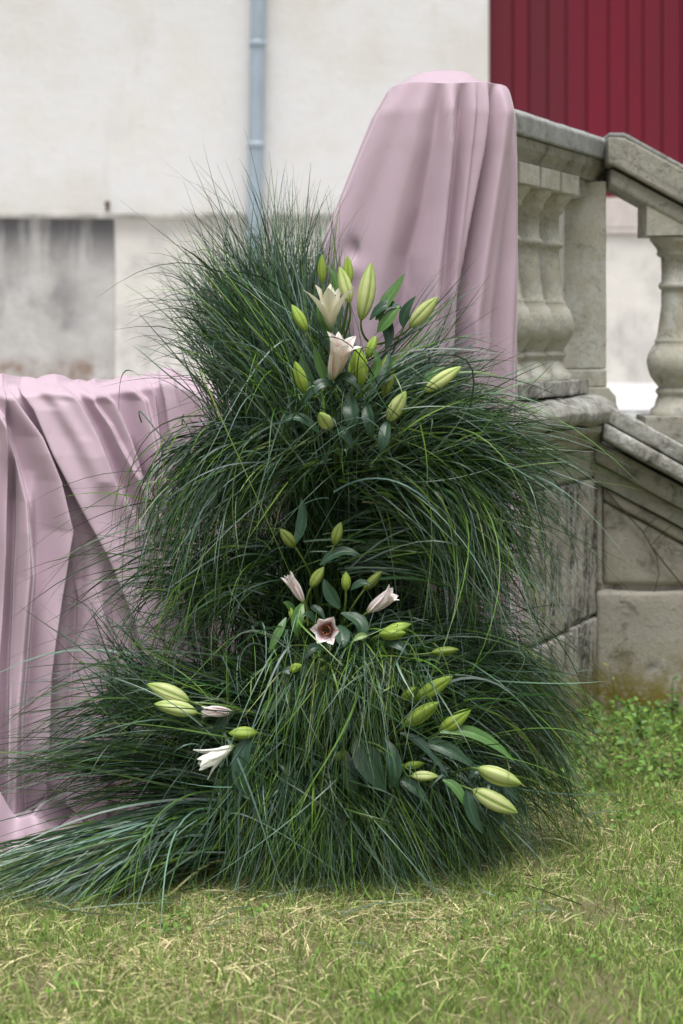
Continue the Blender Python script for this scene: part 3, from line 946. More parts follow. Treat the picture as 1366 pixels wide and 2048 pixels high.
def tuft(n, b, bj, tips, tj, ctrl, cj=0.25, arch=0.55, w=(0.0028, 0.0048), mix=(0.42, 0.34, 0.22, 0.02), cut=(0.55, 1.05), K=12, wav=0.012, ground=True, fan=0.62):
    """n arching blades from base b (px,py,Y) +- bj to tips spread along the polyline tips [(px,py,Y)] +- tj;
    ctrl: direction in which they leave the base (world x,y,z)"""
    bb = np.array(at(*b))
    P0 = bb + rng.normal(size=(n, 3)) * np.array(bj)
    tp = np.array([at(*t) for t in tips])
    u = rng.uniform(0, len(tp) - 1 - 1e-6, n)
    i = u.astype(int); f = (u - i)[:, None]
    P2 = tp[i] * (1 - f) + tp[i + 1] * f if len(tp) > 1 else np.repeat(tp, n, 0)
    P2 = P2 + rng.normal(size=(n, 3)) * np.array(tj)
    if len(tp) > 1 and fan > 0:          # blades of one bundle keep their order instead of crossing
        a = (u / (len(tp) - 1) - 0.5)[:, None] * 2.4 * fan
        sp = tp[-1] - tp[0]
        P0 = bb + (P0 - bb) * np.sqrt(max(0.05, 1 - fan ** 2)) + a * np.sign(sp) * np.array(bj) * (np.abs(sp) / (np.abs(sp).max() + 1e-6))
    dist = np.linalg.norm(P2 - P0, axis=1)[:, None]
    c = np.array(ctrl, float); c /= np.linalg.norm(c)
    dirs = c + rng.normal(size=(n, 3)) * cj
    dirs /= np.linalg.norm(dirs, axis=1)[:, None]
    P1 = P0 + dirs * dist * arch * rng.uniform(0.6, 1.3, (n, 1))
    tt = np.linspace(0, 1, K)[None, :, None] * rng.uniform(cut[0], cut[1], (n, 1, 1))
    P = (1 - tt) ** 2 * P0[:, None] + 2 * tt * (1 - tt) * P1[:, None] + tt ** 2 * P2[:, None]
    ph = rng.uniform(0, 6.28, (n, 1, 3))
    P = P + wav * rng.normal(size=(n, 1, 3)) * np.sin(tt * 5 + ph) * tt
    if ground:
        g = gz(P[..., 0], P[..., 1]) + 0.006 + 0.03 * rng.uniform(0, 1, (n, 1))
        P[..., 2] = np.maximum(P[..., 2], g)
    W = 1.02 * rng.uniform(w[0], w[1], (n, 1)) * (1 + 0.5 * (rng.uniform(0, 1, (n, 1)) < 0.12)) * np.clip(1.0 - np.linspace(0, 1, K)[None, :] ** 2.2 * 0.88, 0.1, 1)
    col = palette(n, np.array(mix))[:, None, :] * (1.0 + 0.25 * (np.linspace(0, 1, K)[None, :, None] - 0.4))
    return ribbon(P, W, np.broadcast_to(col, P.shape))


arr = empty('grass_arrangement', (X_(690, 4.7), 4.7, 0.0), 'tall flowing arrangement of fine green grasses standing on the lawn', 'grass arrangement')
UPM = (0.27, 0.56, 0.166, 0.004)
LOM = (0.45, 0.33, 0.216, 0.004)


def grass_part(name, sets):
    Vs, Fs, Cs, off = [], [], [], 0
    for V, F, C in sets:
        Vs.append(V); Fs.append(F + off); Cs.append(C); off += len(V)
    o = mesh_np(name, np.vstack(Vs), np.vstack(Fs), M['blade'], arr, True, np.vstack(Cs))
    tag(o, None, None, None, 'stuff')
    return o


# crown of upright blades, leaning left
grass_part('upright_grass', [
    tuft(1230, (600, 900, 4.62), (.07, .06, .06), [(400, 560, 4.6), (430, 450, 4.65), (500, 410, 4.7), (570, 385, 4.7), (640, 400, 4.7), (680, 470, 4.68)], (.035, .07, .05), (-.12, 0, 1), .12, .5, mix=UPM, cut=(.6, 1.0)),
    tuft(420, (570, 900, 4.60), (.06, .06, .06), [(330, 540, 4.5), (370, 470, 4.6), (420, 430, 4.6)], (.05, .08, .05), (-.15, 0, 1), .15, .62, mix=UPM, cut=(.6, 1.05)),
    tuft(420, (560, 880, 4.58), (.06, .06, .08), [(330, 720, 4.4), (320, 640, 4.45), (340, 560, 4.5)], (.05, .08, .05), (-.3, -.1, 1), .2, .75, mix=UPM),
    tuft(55, (600, 850, 4.6), (.05, .05, .05), [(370, 330, 4.6), (480, 300, 4.65), (560, 350, 4.7), (640, 360, 4.7), (690, 390, 4.7)], (.05, .06, .03), (-.1, 0, 1), .1, .55, mix=UPM, cut=(.85, 1.05)),
    tuft(26, (600, 860, 4.45), (.05, .05, .05), [(270, 610, 4.4), (220, 700, 4.4), (300, 480, 4.5)], (.06, .08, .06), (-.5, -.1, 1), .15, .8, mix=UPM, cut=(.85, 1.05)),
    tuft(300, (640, 900, 4.5), (.08, .05, .06), [(520, 640, 4.4), (600, 620, 4.42), (660, 640, 4.5)], (.06, .05, .05), (0, 0, 1), .2, .5, mix=UPM),
])
grass_part('middle_grass', [
    # spray drooping over the left
    tuft(260, (525, 905, 4.52), (.07, .06, .05), [(255, 1190, 4.42), (300, 1270, 4.38), (370, 1290, 4.34), (430, 1230, 4.32)], (.05, .06, .06), (-.95, -.2, .12), .2, .55, mix=LOM),
    tuft(200, (530, 890, 4.52), (.07, .06, .05), [(390, 900, 4.5), (330, 980, 4.45), (270, 1090, 4.4)], (.045, .06, .06), (-.9, -.2, .15), .25, .55, mix=LOM),
    tuft(420, (585, 900, 4.50), (.06, .05, .04), [(290, 1110, 4.42), (350, 1180, 4.4), (440, 1150, 4.4), (490, 1060, 4.42)], (.06, .07, .05), (-.8, -.35, -.05), .22, .5, mix=LOM),
    tuft(160, (520, 1120, 4.5), (.06, .05, .05), [(280, 1250, 4.42), (350, 1330, 4.4), (450, 1340, 4.38)], (.06, .07, .05), (-.8, -.3, .1), .3, .55, mix=LOM, fan=.4),
    # big spray to the right
    tuft(950, (775, 905, 4.50), (.08, .06, .05), [(990, 770, 4.5), (1060, 830, 4.45), (1110, 910, 4.4), (1110, 990, 4.4)], (.08, .06, .06), (.93, -.2, .26), .2, .5, mix=LOM, fan=.5),
    tuft(750, (795, 930, 4.50), (.08, .06, .05), [(1120, 980, 4.45), (1110, 1090, 4.4), (1070, 1230, 4.38), (980, 1300, 4.35), (880, 1290, 4.35)], (.07, .07, .06), (.95, -.25, .02), .22, .5, mix=LOM, fan=.5),
    tuft(300, (800, 940, 4.45), (.06, .05, .05), [(1050, 1180, 4.4), (980, 1260, 4.33), (910, 1260, 4.3)], (.07, .07, .05), (.8, -.35, -.05), .3, .5, mix=LOM, fan=.4),
    tuft(60, (760, 880, 4.42), (.06, .05, .05), [(1100, 860, 4.4), (1190, 960, 4.4), (1200, 1060, 4.4), (1130, 1120, 4.4)], (.04, .05, .05), (.9, -.1, .4), .15, .55, mix=LOM, cut=(.8, 1.05)),
    tuft(420, (740, 1090, 4.50), (.08, .07, .05), [(1080, 1130, 4.45), (1090, 1240, 4.42), (1030, 1320, 4.4)], (.06, .06, .06), (.95, -.2, .3), .2, .6, mix=LOM),
    # stiff straight ones to the upper right
    tuft(210, (730, 850, 4.45), (.06, .05, .05), [(900, 500, 4.5), (960, 570, 4.5), (1000, 680, 4.45), (1040, 760, 4.4)], (.04, .07, .05), (.55, -.05, .8), .15, .35, mix=UPM, cut=(.6, 1.0)),
    tuft(260, (760, 860, 4.40), (.06, .05, .05), [(960, 690, 4.4), (1010, 780, 4.4), (1040, 850, 4.35)], (.05, .06, .05), (.7, -.15, .8), .25, .6, mix=UPM),
    # inner mass, hanging nearly straight; interior shade put into darker blade greens
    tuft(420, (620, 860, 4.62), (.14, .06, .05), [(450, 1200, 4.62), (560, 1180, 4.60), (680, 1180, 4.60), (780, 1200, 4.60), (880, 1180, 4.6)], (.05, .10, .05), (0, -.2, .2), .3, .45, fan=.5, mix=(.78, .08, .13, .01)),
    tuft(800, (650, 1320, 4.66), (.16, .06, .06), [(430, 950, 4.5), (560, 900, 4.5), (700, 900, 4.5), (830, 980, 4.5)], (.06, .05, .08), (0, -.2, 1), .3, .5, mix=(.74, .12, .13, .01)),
])
grass_part('lower_grass', [
    # centre shock drooping over the lower lilies
    tuft(650, (690, 1320, 4.42), (.09, .05, .03), [(500, 1560, 4.2), (600, 1590, 4.15), (720, 1560, 4.15), (830, 1560, 4.18)], (.05, .04, .06), (0, -.75, .5), .16, .55, mix=(.36, .28, .33, .03), w=(.003, .005), fan=.85),
    tuft(220, (720, 1330, 4.38), (.08, .05, .03), [(640, 1430, 4.15), (760, 1420, 4.15), (860, 1440, 4.15)], (.05, .04, .05), (.1, -.8, .6), .2, .6, mix=(.3, .25, .42, .03)),
    # right, long and bluish, sweeping to the ground
    tuft(1125, (760, 1350, 4.52), (.09, .06, .06), [(1130, 1380, 4.55), (1170, 1470, 4.5), (1170, 1570, 4.55), (1140, 1650, 4.6), (1050, 1690, 4.5)], (.06, .05, .08), (.85, -.15, .45), .25, .6, mix=(.36, .46, .17, .01)),
    tuft(620, (790, 1520, 4.48), (.09, .05, .05), [(1200, 1640, 4.72), (1120, 1705, 4.55), (1040, 1755, 4.38), (920, 1785, 4.26)], (.06, .05, .05), (.8, -.3, .3), .25, .55, mix=(.36, .46, .17, .01)),
    tuft(40, (900, 1400, 4.5), (.05, .05, .05), [(1180, 1370, 4.5), (1200, 1450, 4.5), (1230, 1640, 4.7)], (.04, .05, .05), (.9, 0, .3), .15, .5, mix=(.3, .5, .18, .02), cut=(.8, 1.05)),
    # front skirt
    tuft(1125, (640, 1520, 4.42), (.13, .05, .05), [(410, 1780, 4.25), (530, 1805, 4.16), (660, 1800, 4.18), (780, 1805, 4.17), (920, 1790, 4.21)], (.06, .03, .02), (0, -.6, .4), .15, .5, mix=LOM, w=(.003, .0055), fan=.8, cut=(.7, 1.08)),
    tuft(420, (830, 1560, 4.42), (.09, .05, .05), [(800, 1780, 4.27), (920, 1780, 4.29), (1010, 1750, 4.35)], (.05, .03, .04), (.4, -.6, .35), .14, .5, mix=LOM, w=(.003, .0055), fan=.88),
    # inner lower mass, its shade likewise coloured in with deep green blades
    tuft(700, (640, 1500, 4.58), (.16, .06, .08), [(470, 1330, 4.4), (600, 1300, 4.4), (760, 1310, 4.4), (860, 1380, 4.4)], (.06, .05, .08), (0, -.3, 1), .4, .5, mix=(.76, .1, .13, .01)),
])
grass_part('trailing_grass', [
    # left bundles lying along the ground
    tuft(330, (440, 1668, 4.42), (.04, .05, .045), [(-80, 1735, 4.43), (-80, 1785, 4.24), (-40, 1835, 4.06)], (.08, .05, .02), (-.95, -.08, .07), .06, .42, mix=(.34, .44, .20, .02), w=(.0035, .0068), wav=.006, cut=(.72, 1.08)),
    tuft(190, (435, 1668, 4.33), (.04, .04, .035), [(-60, 1815, 4.13), (60, 1838, 4.045), (170, 1845, 4.02), (250, 1800, 4.18)], (.07, .04, .015), (-.9, -.25, .06), .06, .45, mix=(.22, .56, .20, .02), w=(.0035, .007), wav=.006, cut=(.72, 1.08)),
    tuft(34, (430, 1640, 4.34), (.04, .04, .03), [(240, 1890, 3.88), (330, 1870, 3.94), (190, 1880, 3.91)], (.03, .03, .01), (-.7, -.4, .25), .10, .45, mix=(.2, .6, .18, .02), w=(.003, .006), wav=.006),
    tuft(360, (470, 1560, 4.50), (.06, .06, .05), [(-30, 1520, 4.78), (-30, 1580, 4.76), (60, 1630, 4.74), (200, 1680, 4.6)], (.09, .05, .03), (-.9, .05, .25), .13, .45, mix=(.45, .36, .18, .01), w=(.003, .006), wav=.008),
    # left, higher and thinner, over the cloth
    tuft(260, (460, 1440, 4.56), (.06, .06, .05), [(40, 1440, 4.68), (20, 1520, 4.68), (80, 1590, 4.66)], (.07, .05, .06), (-.85, -.05, .40), .18, .5, mix=(.5, .34, .15, .01)),
    tuft(150, (330, 1440, 4.55), (.08, .05, .05), [(120, 1280, 4.55), (160, 1220, 4.55), (240, 1210, 4.5), (60, 1400, 4.6)], (.06, .05, .06), (-.5, 0, .8), .25, .35, mix=(.5, .34, .15, .01)),
    tuft(420, (500, 1420, 4.52), (.08, .06, .06), [(260, 1330, 4.5), (300, 1450, 4.4), (350, 1560, 4.35)], (.07, .05, .07), (-.8, -.2, .5), .3, .55, mix=(.5, .32, .17, .01)),
    tuft(240, (470, 1180, 4.5), (.06, .05, .06), [(140, 1150, 4.5), (180, 1260, 4.45), (260, 1380, 4.4), (340, 1400, 4.4)], (.06, .05, .06), (-.8, -.15, .4), .25, .55, mix=LOM),
    tuft(20, (500, 1040, 4.5), (.05, .05, .05), [(60, 1040, 4.6), (20, 1240, 4.6), (120, 1120, 4.5)], (.05, .05, .06), (-.9, 0, .2), .12, .5, mix=LOM, cut=(.85, 1.05)),
])
grass_part('stray_grass', [
    tuft(90, (590, 800, 4.44), (.10, .10, .06), [(300, 800, 4.35), (280, 620, 4.4), (360, 470, 4.45), (500, 420, 4.5)], (.10, .08, .10), (-.4, -.25, .8), .25, .65, mix=UPM, fan=.45, wav=.022, cut=(.4, .95)),
    tuft(110, (680, 860, 4.40), (.14, .10, .06), [(360, 1230, 4.25), (420, 1130, 4.25), (860, 1130, 4.25), (980, 1250, 4.25)], (.10, .08, .08), (0, -.5, .7), .3, .65, mix=LOM, fan=.45, wav=.022, cut=(.4, .95)),
    tuft(120, (790, 900, 4.44), (.10, .10, .06), [(960, 620, 4.4), (1080, 800, 4.35), (1140, 1000, 4.3), (1060, 1180, 4.25)], (.09, .08, .08), (.7, -.3, .6), .35, .65, mix=LOM, fan=.45, wav=.022, cut=(.4, .95)),
    tuft(170, (680, 1330, 4.38), (.14, .10, .06), [(430, 1500, 4.15), (560, 1620, 4.12), (760, 1620, 4.12), (950, 1520, 4.2)], (.10, .08, .08), (0, -.6, .5), .3, .6, mix=(.34, .34, .315, .005), fan=.45, wav=.022, cut=(.4, .95)),
    tuft(120, (800, 1450, 4.42), (.10, .10, .06), [(1000, 1270, 4.4), (1150, 1400, 4.4), (1160, 1600, 4.4)], (.10, .08, .08), (.7, -.3, .5), .28, .55, mix=LOM, fan=.45, wav=.022, cut=(.4, .95)),
    tuft(150, (470, 1430, 4.45), (.12, .10, .06), [(120, 1250, 4.4), (60, 1420, 4.4), (120, 1600, 4.35)], (.10, .08, .08), (-.7, -.3, .5), .28, .55, mix=LOM, fan=.45, wav=.022, cut=(.4, .95)),
    tuft(110, (680, 1560, 4.30), (.20, .05, .05), [(440, 1800, 4.2), (680, 1815, 4.2), (900, 1800, 4.2), (1040, 1760, 4.3)], (.08, .05, .02), (0, -.6, .4), .3, .55, mix=(.3, .4, .295, .005), fan=.6, wav=.02, cut=(.4, .9)),
])
# invented unseen core: takes the stems, blocks light and view inside the grass
fv, ff = lathe_np([(0.01, -0.02), (0.20, -0.02), (0.19, 0.3), (0.15, 0.62), (0.12, 0.95), (0.08, 1.17), (0.01, 1.19)], 20)
fv = fv + np.array([X_(670, 4.74), 4.74, 0.02]) + 0.008 * np.sin(fv[:, [1, 2, 0]] * 40)
mesh_np('added_core', fv, ff, M['dark_core'], arr)

# ------------------------------------------------------------------ lilies


def frame_of(axis):
    a = np.array(axis, float); a /= np.linalg.norm(a)
    r = np.array([0.0, -1.0, 0.15])
    x = np.cross(a, r)
    if np.linalg.norm(x) < 0.2: x = np.cross(a, np.array([1.0, 0, 0]))
    x /= np.linalg.norm(x)
    y = np.cross(x, a)
    return a, x, y


GREEN_BUD = ((0.18, 0.32, 0.030), (0.40, 0.53, 0.10))
PALE_BUD = ((0.25, 0.39, 0.05), (0.66, 0.72, 0.33))
DULL_BUD = ((0.13, 0.20, 0.03), (0.27, 0.34, 0.08))


def make_bud(parent, base, tip, r=0.21, pal=GREEN_BUD, rot=None):
    b, t = np.array(base, float), np.array(tip, float)
    L = np.linalg.norm(t - b)
    ax, ux, uy = frame_of(t - b)
    nt, ns = 18, 36
    tt = np.linspace(0, 1, nt)
    R = L * r * 0.9 * np.interp(tt, [0, .03, .10, .22, .40, .60, .78, .90, .97, 1], [.16, .34, .58, .84, 1, .95, .70, .40, .18, .03])
    th = np.linspace(0, 2 * np.pi, ns, endpoint=False)
    rot = rng.uniform(0, 2.1) if rot is None else rot
    c3 = np.cos(3 * (th + rot))
    groove = np.exp(-((np.mod(th + rot + np.pi / 3, 2 * np.pi / 3) - np.pi / 3) / 0.16) ** 2)       # lines where tepals meet
    rib = np.exp(-((np.mod(th + rot, 2 * np.pi / 3) - np.pi / 3) / 0.20) ** 2)                       # midribs
    mod = 1 + 0.07 * np.cos(3 * (th + rot) + np.pi) * 1.0 - 0.15 * groove + 0.05 * rib
    V = b + tt[:, None, None] * L * ax + (R[:, None] * mod[None, :])[..., None] * (np.cos(th)[None, :, None] * ux + np.sin(th)[None, :, None] * uy)
    bend = 0.05 * L * np.sin(np.pi * tt)[:, None, None] * uy * rng.uniform(-0.6, 0.8)
    V = V + bend
    g, p = np.array(pal[0]), np.array(pal[1])
    f = np.clip(0.15 + 0.9 * np.sin(np.pi * np.clip(tt, 0, 1) ** 0.8), 0, 1)[:, None] * (1 - 0.95 * groove[None, :]) * (1 - 0.6 * rib[None, :])
    C = g + (p - g) * f[..., None]
    C = C * rng.uniform(0.9, 1.1)
    return mesh_np('bud', V.reshape(-1, 3), grid_faces(ns, nt, True), M['lily'], parent, True, C.reshape(-1, 3))


def make_petal(parent, base, ax, ux, uy, phi, L, W, open_, curl, cols, r0=0.10, tw=0.0):
    nt, nw = 16, 9
    t = np.linspace(0, 1, nt)[:, None]
    w = np.linspace(-1, 1, nw)[None, :]
    rad = np.cos(phi) * ux + np.sin(phi) * uy
    tan = -np.sin(phi) * ux + np.cos(phi) * uy
    wid = W * np.interp(t, [0, .08, .25, .5, .7, .85, .95, 1], [.22, .42, .78, 1.0, .92, .62, .28, .02])
    rho = L * (r0 * np.sin(np.clip(t * 2.2, 0, 1) * np.pi / 2) + open_ * t ** 1.7) + curl * L * np.clip(t - 0.62, 0, 1) ** 2 * 4
    axl = L * (t - 0.10 * open_ * t ** 2 - 1.1 * max(curl, 0) * np.clip(t - 0.72, 0, 1) ** 2 * 4)
    cup = 0.62 * wid * w ** 2
    rr = rho - cup * (0.9 - 0.5 * t) + 0.012 * L * np.sin(w * 7 + phi * 5) * t
    lat = wid * w * (1 - 0.12 * w ** 2) + tw * L * t ** 2
    V = np.array(base) + axl[..., None] * ax + rr[..., None] * rad + lat[..., None] * tan
    gb, edge, mid, throat = [np.array(c) for c in cols]
    aw = np.abs(w) + 0 * t
    C = edge[None, None] + (mid - edge) * np.exp(-(aw / 0.34) ** 2)[..., None] * np.clip(1.05 - t * 0.75, 0, 1)[..., None]
    C = C + (throat - C) * (np.clip(1.12 - aw * (1.15 if cols is WINE else 1.35), 0, 1) ** (0.6 if cols is WINE else 0.9) * np.clip(1.25 - t * 1.35, 0, 1))[..., None]
    C = C + (gb - C) * (np.clip(1 - t / 0.22, 0, 1) ** 1.2)[..., None]
    return mesh_np('petal', V.reshape(-1, 3), grid_faces(nw, nt), M['lily'], parent, True, C.reshape(-1, 3))


CREAM = ((0.28, 0.40, 0.08), (0.90, 0.87, 0.76), (0.66, 0.68, 0.34), (0.84, 0.78, 0.62))
PEACH = ((0.42, 0.48, 0.16), (0.92, 0.89, 0.86), (0.84, 0.70, 0.56), (0.74, 0.42, 0.32))
ROSE = ((0.42, 0.48, 0.16), (0.90, 0.86, 0.85), (0.76, 0.54, 0.53), (0.58, 0.22, 0.21))
WINE = ((0.30, 0.05, 0.03), (0.96, 0.94, 0.93), (0.62, 0.20, 0.25), (0.22, 0.010, 0.025))
SNOW = ((0.34, 0.46, 0.10), (0.92, 0.92, 0.88), (0.66, 0.72, 0.42), (0.76, 0.78, 0.62))


def make_flower(parent, base, tip, W=0.20, open_=0.25, curl=0.0, cols=CREAM, rot=0.0, stamens=True, opens=None, anther=(0.36, 0.11, 0.02)):
    b, t = np.array(base, float), np.array(tip, float)
    L = np.linalg.norm(t - b)
    ax, ux, uy = frame_of(t - b)
    fl = empty('flower', Vector(b))
    fl.parent = parent
    fl.location = Vector(b) - Vector(parent.location)
    for k in range(6):
        inner = k % 2
        ok = open_ * (0.86 if inner else 1.0) * rng.uniform(0.85, 1.15)
        if opens is not None: ok = opens[k]
        make_petal(fl, b, ax, ux, uy, rot + k * math.pi / 3 + rng.uniform(-.08, .08), L * rng.uniform(0.95, 1.04), L * W * (1.15 if inner else 0.95), ok, curl * rng.uniform(0.6, 1.3), cols, 0.085 if inner else 0.10)
    if stamens:
        Vs, Fs, Cs, off = [], [], [], 0
        for k in range(6):
            phi = rot + 0.3 + k * math.pi / 3
            rad = np.cos(phi) * ux + np.sin(phi) * uy
            q = L * rng.uniform(0.66, 0.78)
            P = bez(b + ax * 0.1 * L, b + ax * q * 0.6 + rad * L * 0.03, b + ax * q + rad * L * (0.05 + 0.26 * open_), 7)
            V, F = tube_np(P, 0.0010, 5)
            Vs.append(V); Fs.append(F + off); off += len(V); Cs.append(np.tile([0.55, 0.55, 0.30], (len(V), 1)))
            e = P[-1]; dr = np.cross(rad, ax) * 0.007 + ax * 0.004
            V, F = tube_np(np.array([e - dr, e - dr * .6, e, e + dr * .6, e + dr]), [0.0006, 0.0021, 0.0024, 0.0021, 0.0006], 6)
            Vs.append(V); Fs.append(F + off); off += len(V); Cs.append(np.tile(anther, (len(V), 1)))
        mesh_np('stamens', np.vstack(Vs), np.vstack(Fs), M['lily'], fl, True, np.vstack(Cs))
    return fl


def make_leaf(parent, base, tip, W=0.017, sag=(0, 0, 0.03), col=(0.030, 0.075, 0.036), face=None, name='leaf', fold=0.25):
    b, t = np.array(base, float), np.array(tip, float)
    L = np.linalg.norm(t - b)
    mid = (b + t) / 2 + np.array(sag)
    nt, nw = 20, 9
    P = bez(b, mid * 2 - (b + t) / 2, t, nt)
    T = np.gradient(P, axis=0); T /= np.linalg.norm(T, axis=1)[:, None]
    f = np.array(face if face is not None else (rng.uniform(-.4, .4), -0.75, 0.6), float)
    Sd = np.cross(T, f); Sd /= np.linalg.norm(Sd, axis=1)[:, None] + 1e-9
    Nn = np.cross(Sd, T)
    w = np.linspace(-1, 1, nw)
    tt = np.linspace(0, 1, nt)
    wid = 0.88 * W * np.interp(tt, [0, .06, .2, .42, .65, .85, .95, 1], [.16, .34, .78, 1, .84, .44, .18, .01])
    wave = 0.10 * np.sin(tt * 8 + rng.uniform(0, 6))[:, None] * np.abs(w)[None, :] ** 2
    V = P[:, None] + (wid[:, None] * w[None, :])[..., None] * Sd[:, None] + (wid[:, None] * (fold * np.abs(w)[None, :] + wave))[..., None] * Nn[:, None]
    c = np.array(col) * rng.uniform(0.8, 1.2)
    vein = 0.16 * np.cos(w * 9.4)[None, :] + 0.28 * np.exp(-(w / 0.12) ** 2)[None, :]
    C = c[None, None] * (1 + vein + 0 * tt[:, None])[..., None]
    return mesh_np(name, V.reshape(-1, 3), grid_faces(nw, nt), M['leaf'], parent, True, C.reshape(-1, 3))


def make_stalk(parent, pts, r=0.0028, col=(0.12, 0.19, 0.045), name='stalk'):
    P = np.array(pts, float)
    if len(P) == 3: P = bez(P[0], P[1], P[2], 10)
    V, F = tube_np(P, np.linspace(r * 0.9, r * 1.15, len(P)), 8)
    return mesh_np(name, V, F, M['leaf'], parent, True, np.tile(np.array(col), (len(V), 1)))


GRP = 'lilies pushed into the grass arrangement'
DK = (0.028, 0.070, 0.036)
MDG = (0.075, 0.165, 0.042)
LTG = (0.13, 0.21, 0.06)


def lily(label, node, buds=(), flowers=(), leaves=(), Y=4.36, root=None):
    Y = Y - 0.03
    """node (px,py[,Y]): where the stalks join; the stem goes from there into the dark core.
    buds: (tip px,py,dY, base px,py,dY, r, palette); leaves: (base px,py,dY, tip px,py,dY, half width, colour, sag)"""
    ny = node[2] if len(node) > 2 else Y + 0.07
    nd = at(node[0], node[1], ny)
    e = empty('lily', nd, label, 'lily', GRP)
    rt = root if root else (670 + (node[0] - 670) * 0.25, node[1] + 170)
    rp = at(rt[0], rt[1], 4.68)
    make_stalk(e, [nd, (nd + rp) / 2 + Vector((0, -0.05, 0.03)), rp], 0.0042, (0.075, 0.12, 0.035), 'stem')
    for (tx, ty, td, bx, by, bd, r, pal) in buds:
        b, t = at(bx, by, Y + bd), at(tx, ty, Y + td)
        make_bud(e, b, t, r, pal)
        d = (b - t).normalized()
        make_stalk(e, [b - d * 0.004, b + d * 0.35 * (nd - b).length + Vector((0, 0, -.005)), nd])
    for f in flowers:
        tx, ty, td, bx, by, bd = f[:6]
        b, t = at(bx, by, Y + bd), at(tx, ty, Y + td)
        make_flower(e, b, t, **f[6])
        d = (b - t).normalized()
        make_stalk(e, [b - d * 0.004, b + d * 0.35 * (nd - b).length + Vector((0, 0, -.005)), nd], 0.0032)
    for (bx, by, bd, tx, ty, td, W, col, sag) in leaves:
        make_leaf(e, at(bx, by, Y + bd), at(tx, ty, Y + td), W, sag, col)
    return e


lily('lily with three pale upright buds over a half open cream flower, highest in the grass', (672, 700), Y=4.40,
     buds=[(644, 508, 0, 645, 565, 0, .17, GREEN_BUD), (695, 511, .03, 698, 572, .03, .18, GREEN_BUD), (679, 533, 0, 699, 606, 0, .19, PALE_BUD)],
     flowers=[(656, 566, -.02, 662, 660, 0, dict(W=.165, open_=.30, curl=.05, cols=CREAM, rot=.55, opens=[.52, .26, .46, .18, .42, .26]))],
     leaves=[(660, 600, .03, 652, 530, .05, .013, MDG, (0.02, 0, 0)), (664, 690, .0, 640, 600, .03, .016, MDG, (-0.01, 0, .02))])
lily('lily with one long pale bud and one leaning right against the pink drape', (745, 690), Y=4.40,
     buds=[(742, 525, .02, 722, 640, .0, .165, PALE_BUD), (876, 594, -.02, 820, 654, 0, .20, PALE_BUD)],
     leaves=[(752, 640, .0, 810, 546, .02, .021, MDG, (0, 0, 0)), (755, 665, 0, 800, 610, .0, .022, MDG, (0, -.01, 0)), (740, 640, .0, 808, 622, .0, .017, DK, (0, 0, .025)), (806, 655, 0, 832, 592, .0, .015, DK, (-.01, 0, 0)), (750, 620, .03, 770, 700, .0, .018, DK, (.02, -.01, 0))])
lily('lily with two plain green buds on the left of the open white flower', (655, 770), Y=4.36,
     buds=[(583, 609, 0, 613, 663, 0, .20, GREEN_BUD), (590, 722, -.01, 612, 786, 0, .20, GREEN_BUD)],
     leaves=[(628, 690, 0, 655, 775, 0, .013, MDG, (0, 0, -.005)), (640, 790, .0, 606, 700, .02, .016, DK, (-.015, 0, 0))])
lily('lily with an open white flower showing its orange throat beside fat green buds', (690, 810), Y=4.33,
     buds=[(716, 694, -.01, 722, 772, 0, .25, GREEN_BUD), (704, 715, .03, 708, 775, .03, .2, GREEN_BUD), (752, 671, .03, 736, 716, .03, .24, GREEN_BUD), (776, 708, .05, 768, 795, .05, .22, DULL_BUD)],
     flowers=[(688, 672, -.065, 664, 760, 0, dict(W=.185, open_=.15, curl=.18, cols=PEACH, rot=.2))],
     leaves=[(672, 776, .0, 600, 822, -.02, .016, DK, (0, -.01, .035)), (668, 772, 0, 722, 786, -.04, .016, DK, (0, -.01, .03)), (700, 790, 0, 706, 868, -.04, .024, DK, (0, -.03, .0)), (735, 765, 0, 742, 695, 0, .012, MDG, (.02, 0, 0)), (726, 800, .0, 778, 700, .05, .017, DK, (.02, 0, .0))])
lily('lily with a plump upright bud and a slim one under grass blades further right', (770, 870), Y=4.33,
     buds=[(812, 782, -.02, 776, 842, 0, .23, PALE_BUD), (923, 733, 0, 850, 783, .02, .17, PALE_BUD)],
     leaves=[(850, 780, .02, 890, 735, .03, .014, MDG, (-.01, 0, .01)), (775, 840, 0, 760, 910, -.03, .018, DK, (0, -.02, 0)), (730, 800, .02, 745, 880, -.01, .018, DK, (0, -.02, 0))])
lily('short striped bud nodding at the viewer below the open white lily', (672, 875), Y=4.33,
     buds=[(638, 826, -.055, 662, 856, 0, .26, PALE_BUD)],
     leaves=[(665, 880, 0, 705, 900, -.03, .02, DK, (0, -.01, .03)), (640, 870, 0, 560, 850, .0, .015, DK, (0, 0, .03))])
lily('pair of deep green buds alone in the dark middle of the grass', (625, 1160), Y=4.38,
     buds=[(560, 1058, -.01, 590, 1094, 0, .27, DULL_BUD), (682, 1044, 0, 668, 1090, 0, .25, DULL_BUD)],
     leaves=[(590, 1090, .0, 603, 995, .03, .018, DK, (.01, 0, 0)), (640, 1130, 0, 720, 1110, 0, .016, DK, (0, 0, .02))])
